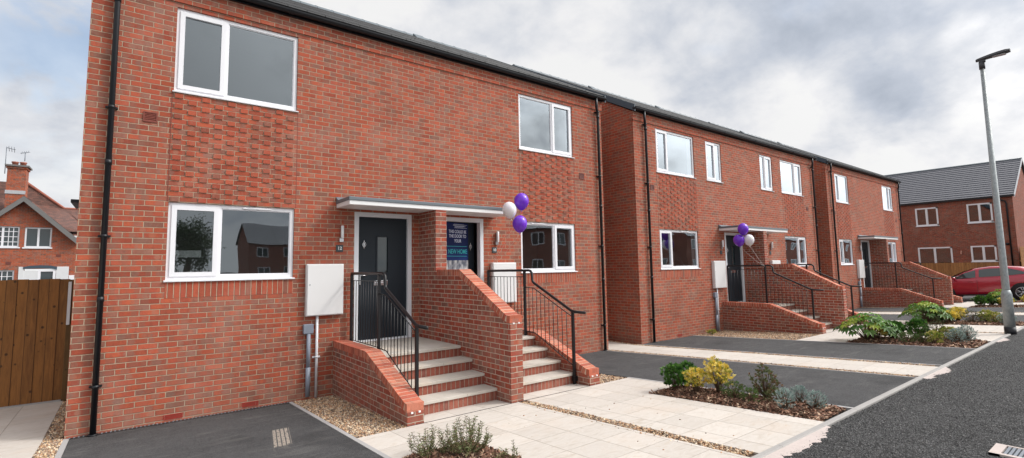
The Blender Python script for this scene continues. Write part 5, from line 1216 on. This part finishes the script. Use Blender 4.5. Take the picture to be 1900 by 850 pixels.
def car():
    X0 = 30.0; W_ = 1.78; yf, yr = -.92, -5.12; gp = lambda y: gz(y)
    t = thing('parked_car', 'dark red five door hatchback parked nose to the far house drive', 'car', (X0 + W_ / 2, -3, gz(-3)))
    xc = X0 + W_ / 2
    # stations along the length: s from front (0) to rear (4.2): zlow, zsill, zbelt(shoulder), ztop, half widths
    st = [(0.00, .34, .50, .62, .66, .60, .56), (.12, .24, .48, .72, .76, .76, .66), (.40, .22, .50, .86, .90, .86, .74), (.80, .22, .50, .93, .97, .89, .78), (1.10, .22, .50, .97, 1.01, .89, .78),
          (1.45, .22, .50, 1.00, 1.02, .89, .80), (2.2, .22, .50, 1.01, 1.03, .89, .80), (3.0, .22, .50, 1.04, 1.06, .89, .80), (3.6, .22, .52, 1.07, 1.10, .88, .78), (3.95, .26, .54, 1.08, 1.12, .84, .74), (4.14, .34, .56, 1.02, 1.06, .74, .66), (4.20, .42, .58, .90, .94, .66, .60)]
    def sec(s_, zl, zs, zb, zt, hw, ht):
        y = yf - s_; z = gp(y)
        return [(xc - hw * .93, y, z + zl), (xc - hw * .985, y, z + zs * .8), (xc - hw, y, z + (zs + zb) / 2), (xc - hw * .985, y, z + zb - .05), (xc - hw * .94, y, z + zb), (xc - ht, y, z + zt),
                (xc + ht, y, z + zt), (xc + hw * .94, y, z + zb), (xc + hw * .985, y, z + zb - .05), (xc + hw, y, z + (zs + zb) / 2), (xc + hw * .985, y, z + zs * .8), (xc + hw * .93, y, z + zl)]
    q = MB(); S_ = [sec(*r_) for r_ in st]; n = 12; V = [p for s_ in S_ for p in s_]
    F = [(i * n + k, i * n + (k + 1) % n, (i + 1) * n + (k + 1) % n, (i + 1) * n + k) for i in range(len(S_) - 1) for k in range(n)] + [tuple(range(n)), tuple((len(S_) - 1) * n + k for k in range(n))]
    q.add(V, F, 0, True); body = q.build('body', M['carpaint'], t)
    # greenhouse: roof shell in paint, glass under it
    gh = [(.95, .99, .76, 1.0, .76), (1.25, .99, .78, 1.16, .70), (1.62, 1.0, .80, 1.36, .64), (2.0, 1.02, .80, 1.49, .60), (2.5, 1.03, .80, 1.545, .59), (3.0, 1.05, .79, 1.535, .58), (3.5, 1.08, .77, 1.47, .57), (3.85, 1.10, .74, 1.37, .56), (4.08, 1.10, .70, 1.16, .62)]
    def gsec(s_, zb, hb, zt, ht):
        y = yf - s_; z = gp(y); return [(xc - hb, y, z + zb - .03), (xc - (hb + ht) / 2 - .035, y, z + (zb + zt) / 2), (xc - ht - .03, y, z + zt - .055), (xc - ht + .10, y, z + zt), (xc + ht - .10, y, z + zt), (xc + ht + .03, y, z + zt - .055), (xc + (hb + ht) / 2 + .035, y, z + (zb + zt) / 2), (xc + hb, y, z + zb - .03)]
    S_ = [gsec(*r_) for r_ in gh]; n = 8; V = [p for s_ in S_ for p in s_]
    q = MB(); F = [(i * n + k, i * n + k + 1, (i + 1) * n + k + 1, (i + 1) * n + k) for i in range(len(S_) - 1) for k in (0, 1, 2, 3, 4, 5, 6)]
    q.add(V, F, 0, True); q.build('cabin', M['carpaint'], t)
    # side glass and windscreens set just proud of the cabin
    def side(s_, f):      # point on near side, f 0..1 from belt to roof rail
        import bisect
        k = max(0, min(len(gh) - 2, bisect.bisect([g_[0] for g_ in gh], s_) - 1)); u = (s_ - gh[k][0]) / (gh[k + 1][0] - gh[k][0]); A = S_[k]; B = S_[k + 1]
        def L(a, b_): return Vector(A[a]).lerp(Vector(B[a]), u)
        p0, p1, p2 = L(0, 0), L(1, 1), L(2, 2); return (p0.lerp(p1, f * 2) if f < .5 else p1.lerp(p2, f * 2 - 1))
    for name_, sa, sb, tri in (('side_window', 1.22, 2.02, 'f'), ('side_window', 2.14, 3.02, ''), ('side_window', 3.10, 3.78, 'r')):
        for mir in (1, -1):
            q = MB(); NN = 8; up_, lo_ = [], []
            for i in range(NN + 1):
                s_ = sa + (sb - sa) * i / NN; hi = .90
                if tri == 'r': hi = .88 - .62 * (i / NN) ** 1.3
                l_ = side(s_, .14 + (.10 * i / NN if tri == 'r' else 0)); u_ = side(s_, hi)
                for arr, p_ in ((lo_, l_), (up_, u_)): pp = Vector((p_.x - .012, p_.y, p_.z)); arr.append(pp if mir > 0 else Vector((2 * xc - pp.x, pp.y, pp.z)))
                mid_ = side(s_, .5)
            mids = []
            for i in range(NN + 1):
                s_ = sa + (sb - sa) * i / NN; hi = .90 if tri != 'r' else .88 - .62 * (i / NN) ** 1.3; p_ = side(s_, min(.5, hi)); pp = Vector((p_.x - .012, p_.y, p_.z)); mids.append(pp if mir > 0 else Vector((2 * xc - pp.x, pp.y, pp.z)))
            q.add(lo_ + mids + up_, [(i, i + 1, i + NN + 2, i + NN + 1) for i in range(NN)] + [(i + NN + 1, i + NN + 2, i + 2 * NN + 3, i + 2 * NN + 2) for i in range(NN)], 0, True)
            q.build(name_, M['carglass'], t)
    q = MB(); V = []
    for (s_, z_, w_) in ((1.02, 1.045, .70), (1.30, 1.21, .66), (1.60, 1.365, .60), (1.90, 1.475, .55)):
        y = yf - s_; V += [(xc - w_, y + .012, gp(y) + z_ + .012), (xc + w_, y + .012, gp(y) + z_ + .012)]
    q.add(V, [(0, 1, 3, 2), (2, 3, 5, 4), (4, 5, 7, 6)]); q.build('windscreen', M['carglass'], t)
    for (s_) in (.88, 3.55):
        for mir in (-1, 1):
            y = yf - s_; z = gp(y) + .335; xs_ = xc + mir * (W_ / 2 - .10)
            q = MB(); q.lathe([(.40, 0), (.40, .015)], (xc + mir * (W_ / 2 - .012), y, z + .02), 28, axis=(mir, 0, 0)); q.build('wheel_arch', M['tyre'], t)
            q = MB(); q.lathe([(.20, -.11), (.325, -.11), (.335, -.08), (.335, .08), (.325, .11), (.235, .115)], (xs_, y, z), 28, axis=(mir, 0, 0)); wl_ = q.build('wheel', M['tyre'], t)
            q = MB(); xo = xs_ + mir * .118
            for k in range(10):
                a = k * math.pi / 5 + (.12 if k % 2 else -.12); a0 = (k // 2) * 2 * math.pi / 5 + .3; e = (math.cos(a0 + (.22 if k % 2 else -.22)) * .215, math.sin(a0 + (.22 if k % 2 else -.22)) * .215); c_ = (math.cos(a0) * .05, math.sin(a0) * .05)
                q.tube([(xo, y + c_[0], z + c_[1]), (xo, y + e[0], z + e[1])], .014, 6)
            q.tube([(xo, y + .225 * math.cos(i * math.pi / 12), z + .225 * math.sin(i * math.pi / 12)) for i in range(25)], .013, 6); q.lathe([(.05, 0), (.05, .01)], (xo, y, z), 12, axis=(mir, 0, 0)); q.build('rim', M['alloy'], wl_)
    q = MB()
    for (s_, zt) in ((1.12, .96), (2.08, 1.02), (3.05, 1.05)):
        y = yf - s_; z = gp(y)
        for xx in (X0 - .006,): q.box(xx + .0, xx + .012, y - .004, y + .004, z + .30, z + zt * .93)
    q.build('door_seam', M['tyre'], body)
    q = MB(); y = yf - 2.3; z = gp(y)
    q.prism([(yf - 1.2, gz(yf - 1.2) + .235), (yf - 3.1, gz(yf - 3.1) + .235), (yf - 3.1, gz(yf - 3.1) + .30), (yf - 1.2, gz(yf - 1.2) + .28)], X0 + .02, X0 + .06, 'x'); q.build('sill_trim', M['tyre'], body)
    for s_ in (1.86, 2.86):
        y = yf - s_; z = gp(y) + .88; q = MB(); q.box(X0 - .020, X0 + .006, y - .10, y + .10, z - .014, z + .014, bev=.006); q.build('door_handle', M['carpaint'], t)
    for mir in (-1, 1):
        q = MB(); y = yf - 1.28; z = gp(y) + 1.03; xm = xc + mir * (W_ / 2 + .07); q.ball((xm, y, z + .02), .1, 0, 10, (.95, .75, .72)); q.box(min(xm, xm - mir * .12), max(xm, xm - mir * .12), y - .03, y + .03, z - .03, z + .0); q.build('wing_mirror', M['carpaint'], t)
        q = MB(); y = yf - .10; z = gp(y); q.box(xc + mir * .60 - .12, xc + mir * .60 + .12, y - .05, y + .06, z + .62, z + .74, bev=.02); q.build('headlight', M['lens'], t)
        q = MB(); y = yf - 4.12; z = gp(y); q.box(xc + mir * .66 - .10, xc + mir * .66 + .10, y - .07, y + .05, z + .86, z + .98, bev=.02); q.build('tail_light', M['airbrick'], t)
car()

# ------------------------------------------------------------------ houses across the street, seen only as reflections
def opposite(x0, x1, y, label):
    t = thing('opposite_house', label, 'house', ((x0 + x1) / 2, y, -1.5), 'houses across the street'); q = MB(); y2 = y - 8
    q.box(x0, x1, y2, y, -1.6, 3.9); q.add([(x0, y, 3.9), (x0, y2, 3.9), (x0, (y + y2) / 2, 6.4)], [(0, 1, 2)]); q.add([(x1, y, 3.9), (x1, y2, 3.9), (x1, (y + y2) / 2, 6.4)], [(0, 1, 2)]); q.build('wall', M['brick_dull'], t)
    q = MB(); q.quad((x0 - .2, y + .3, 3.75), (x1 + .2, y + .3, 3.75), (x1 + .2, (y + y2) / 2, 6.5), (x0 - .2, (y + y2) / 2, 6.5)); q.quad((x0 - .2, y2 - .3, 3.75), (x1 + .2, y2 - .3, 3.75), (x1 + .2, (y + y2) / 2, 6.5), (x0 - .2, (y + y2) / 2, 6.5)); q.build('roof', M['slate2'], t)
    xx = x0 + 1.
    while xx + 1.4 < x1:
        for zz_ in (-.4, 2.2):
            q = MB(); ring(q, xx, xx + 1.4, zz_, zz_ + 1.2, .09, y - .01, y + .03); q.box(xx + .65, xx + .75, y - .008, y + .03, zz_ + .09, zz_ + 1.11); f = q.build('window', M['upvc'], t); q = MB(); q.box(xx + .09, xx + 1.31, y - .01, y + .01, zz_ + .09, zz_ + 1.11); q.build('glass', M['carglass'], f)
        xx += 3.1
opposite(10.5, 22, -62, 'house across the street mirrored in the nearest ground floor window')
opposite(24, 34, -27, 'house across the street mirrored right of the poster door'); opposite(37, 50, -27, 'house across the street mirrored in the middle house windows'); opposite(53, 70, -27, 'house across the street mirrored in the far windows')
opposite(74, 98, -27, 'house across the street mirrored right of the middle house doors'); opposite(102, 150, -27, 'long house across the street mirrored in the far windows with blinds')
t = thing('tree', 'dark leafy tree across the street mirrored in the nearest window casement', 'tree', (2.5, -44, -1.5))
q = MB(); q.tube([(2.5, -44, -1.6), (2.6, -44, 1.5), (2.3, -44.2, 4)], [.3, .22, .1], 8)
for k in range(7): a = k * .9; q.tube([(2.5, -44, 1 + .3 * k), (2.5 + 1.1 * math.cos(a), -44 + 1.1 * math.sin(a), 2.0 + .4 * k)], [.1, .03], 6)
q.build('trunk', M['stem'], t)
n = 9000; cl = RNG.normal(size=(60, 3)) * np.array([.85, .85, .95]) + np.array([2.5, -44, 2.7]); P = cl[RNG.integers(0, 60, n)] + RNG.normal(size=(n, 3)) * .35
leaves_mesh('crown', t, P, RNG.normal(size=(n, 3)), RNG.uniform(.12, .24, n), RNG.uniform(.08, .15, n), pick([(.04, .07, .025), (.06, .10, .03)], n))
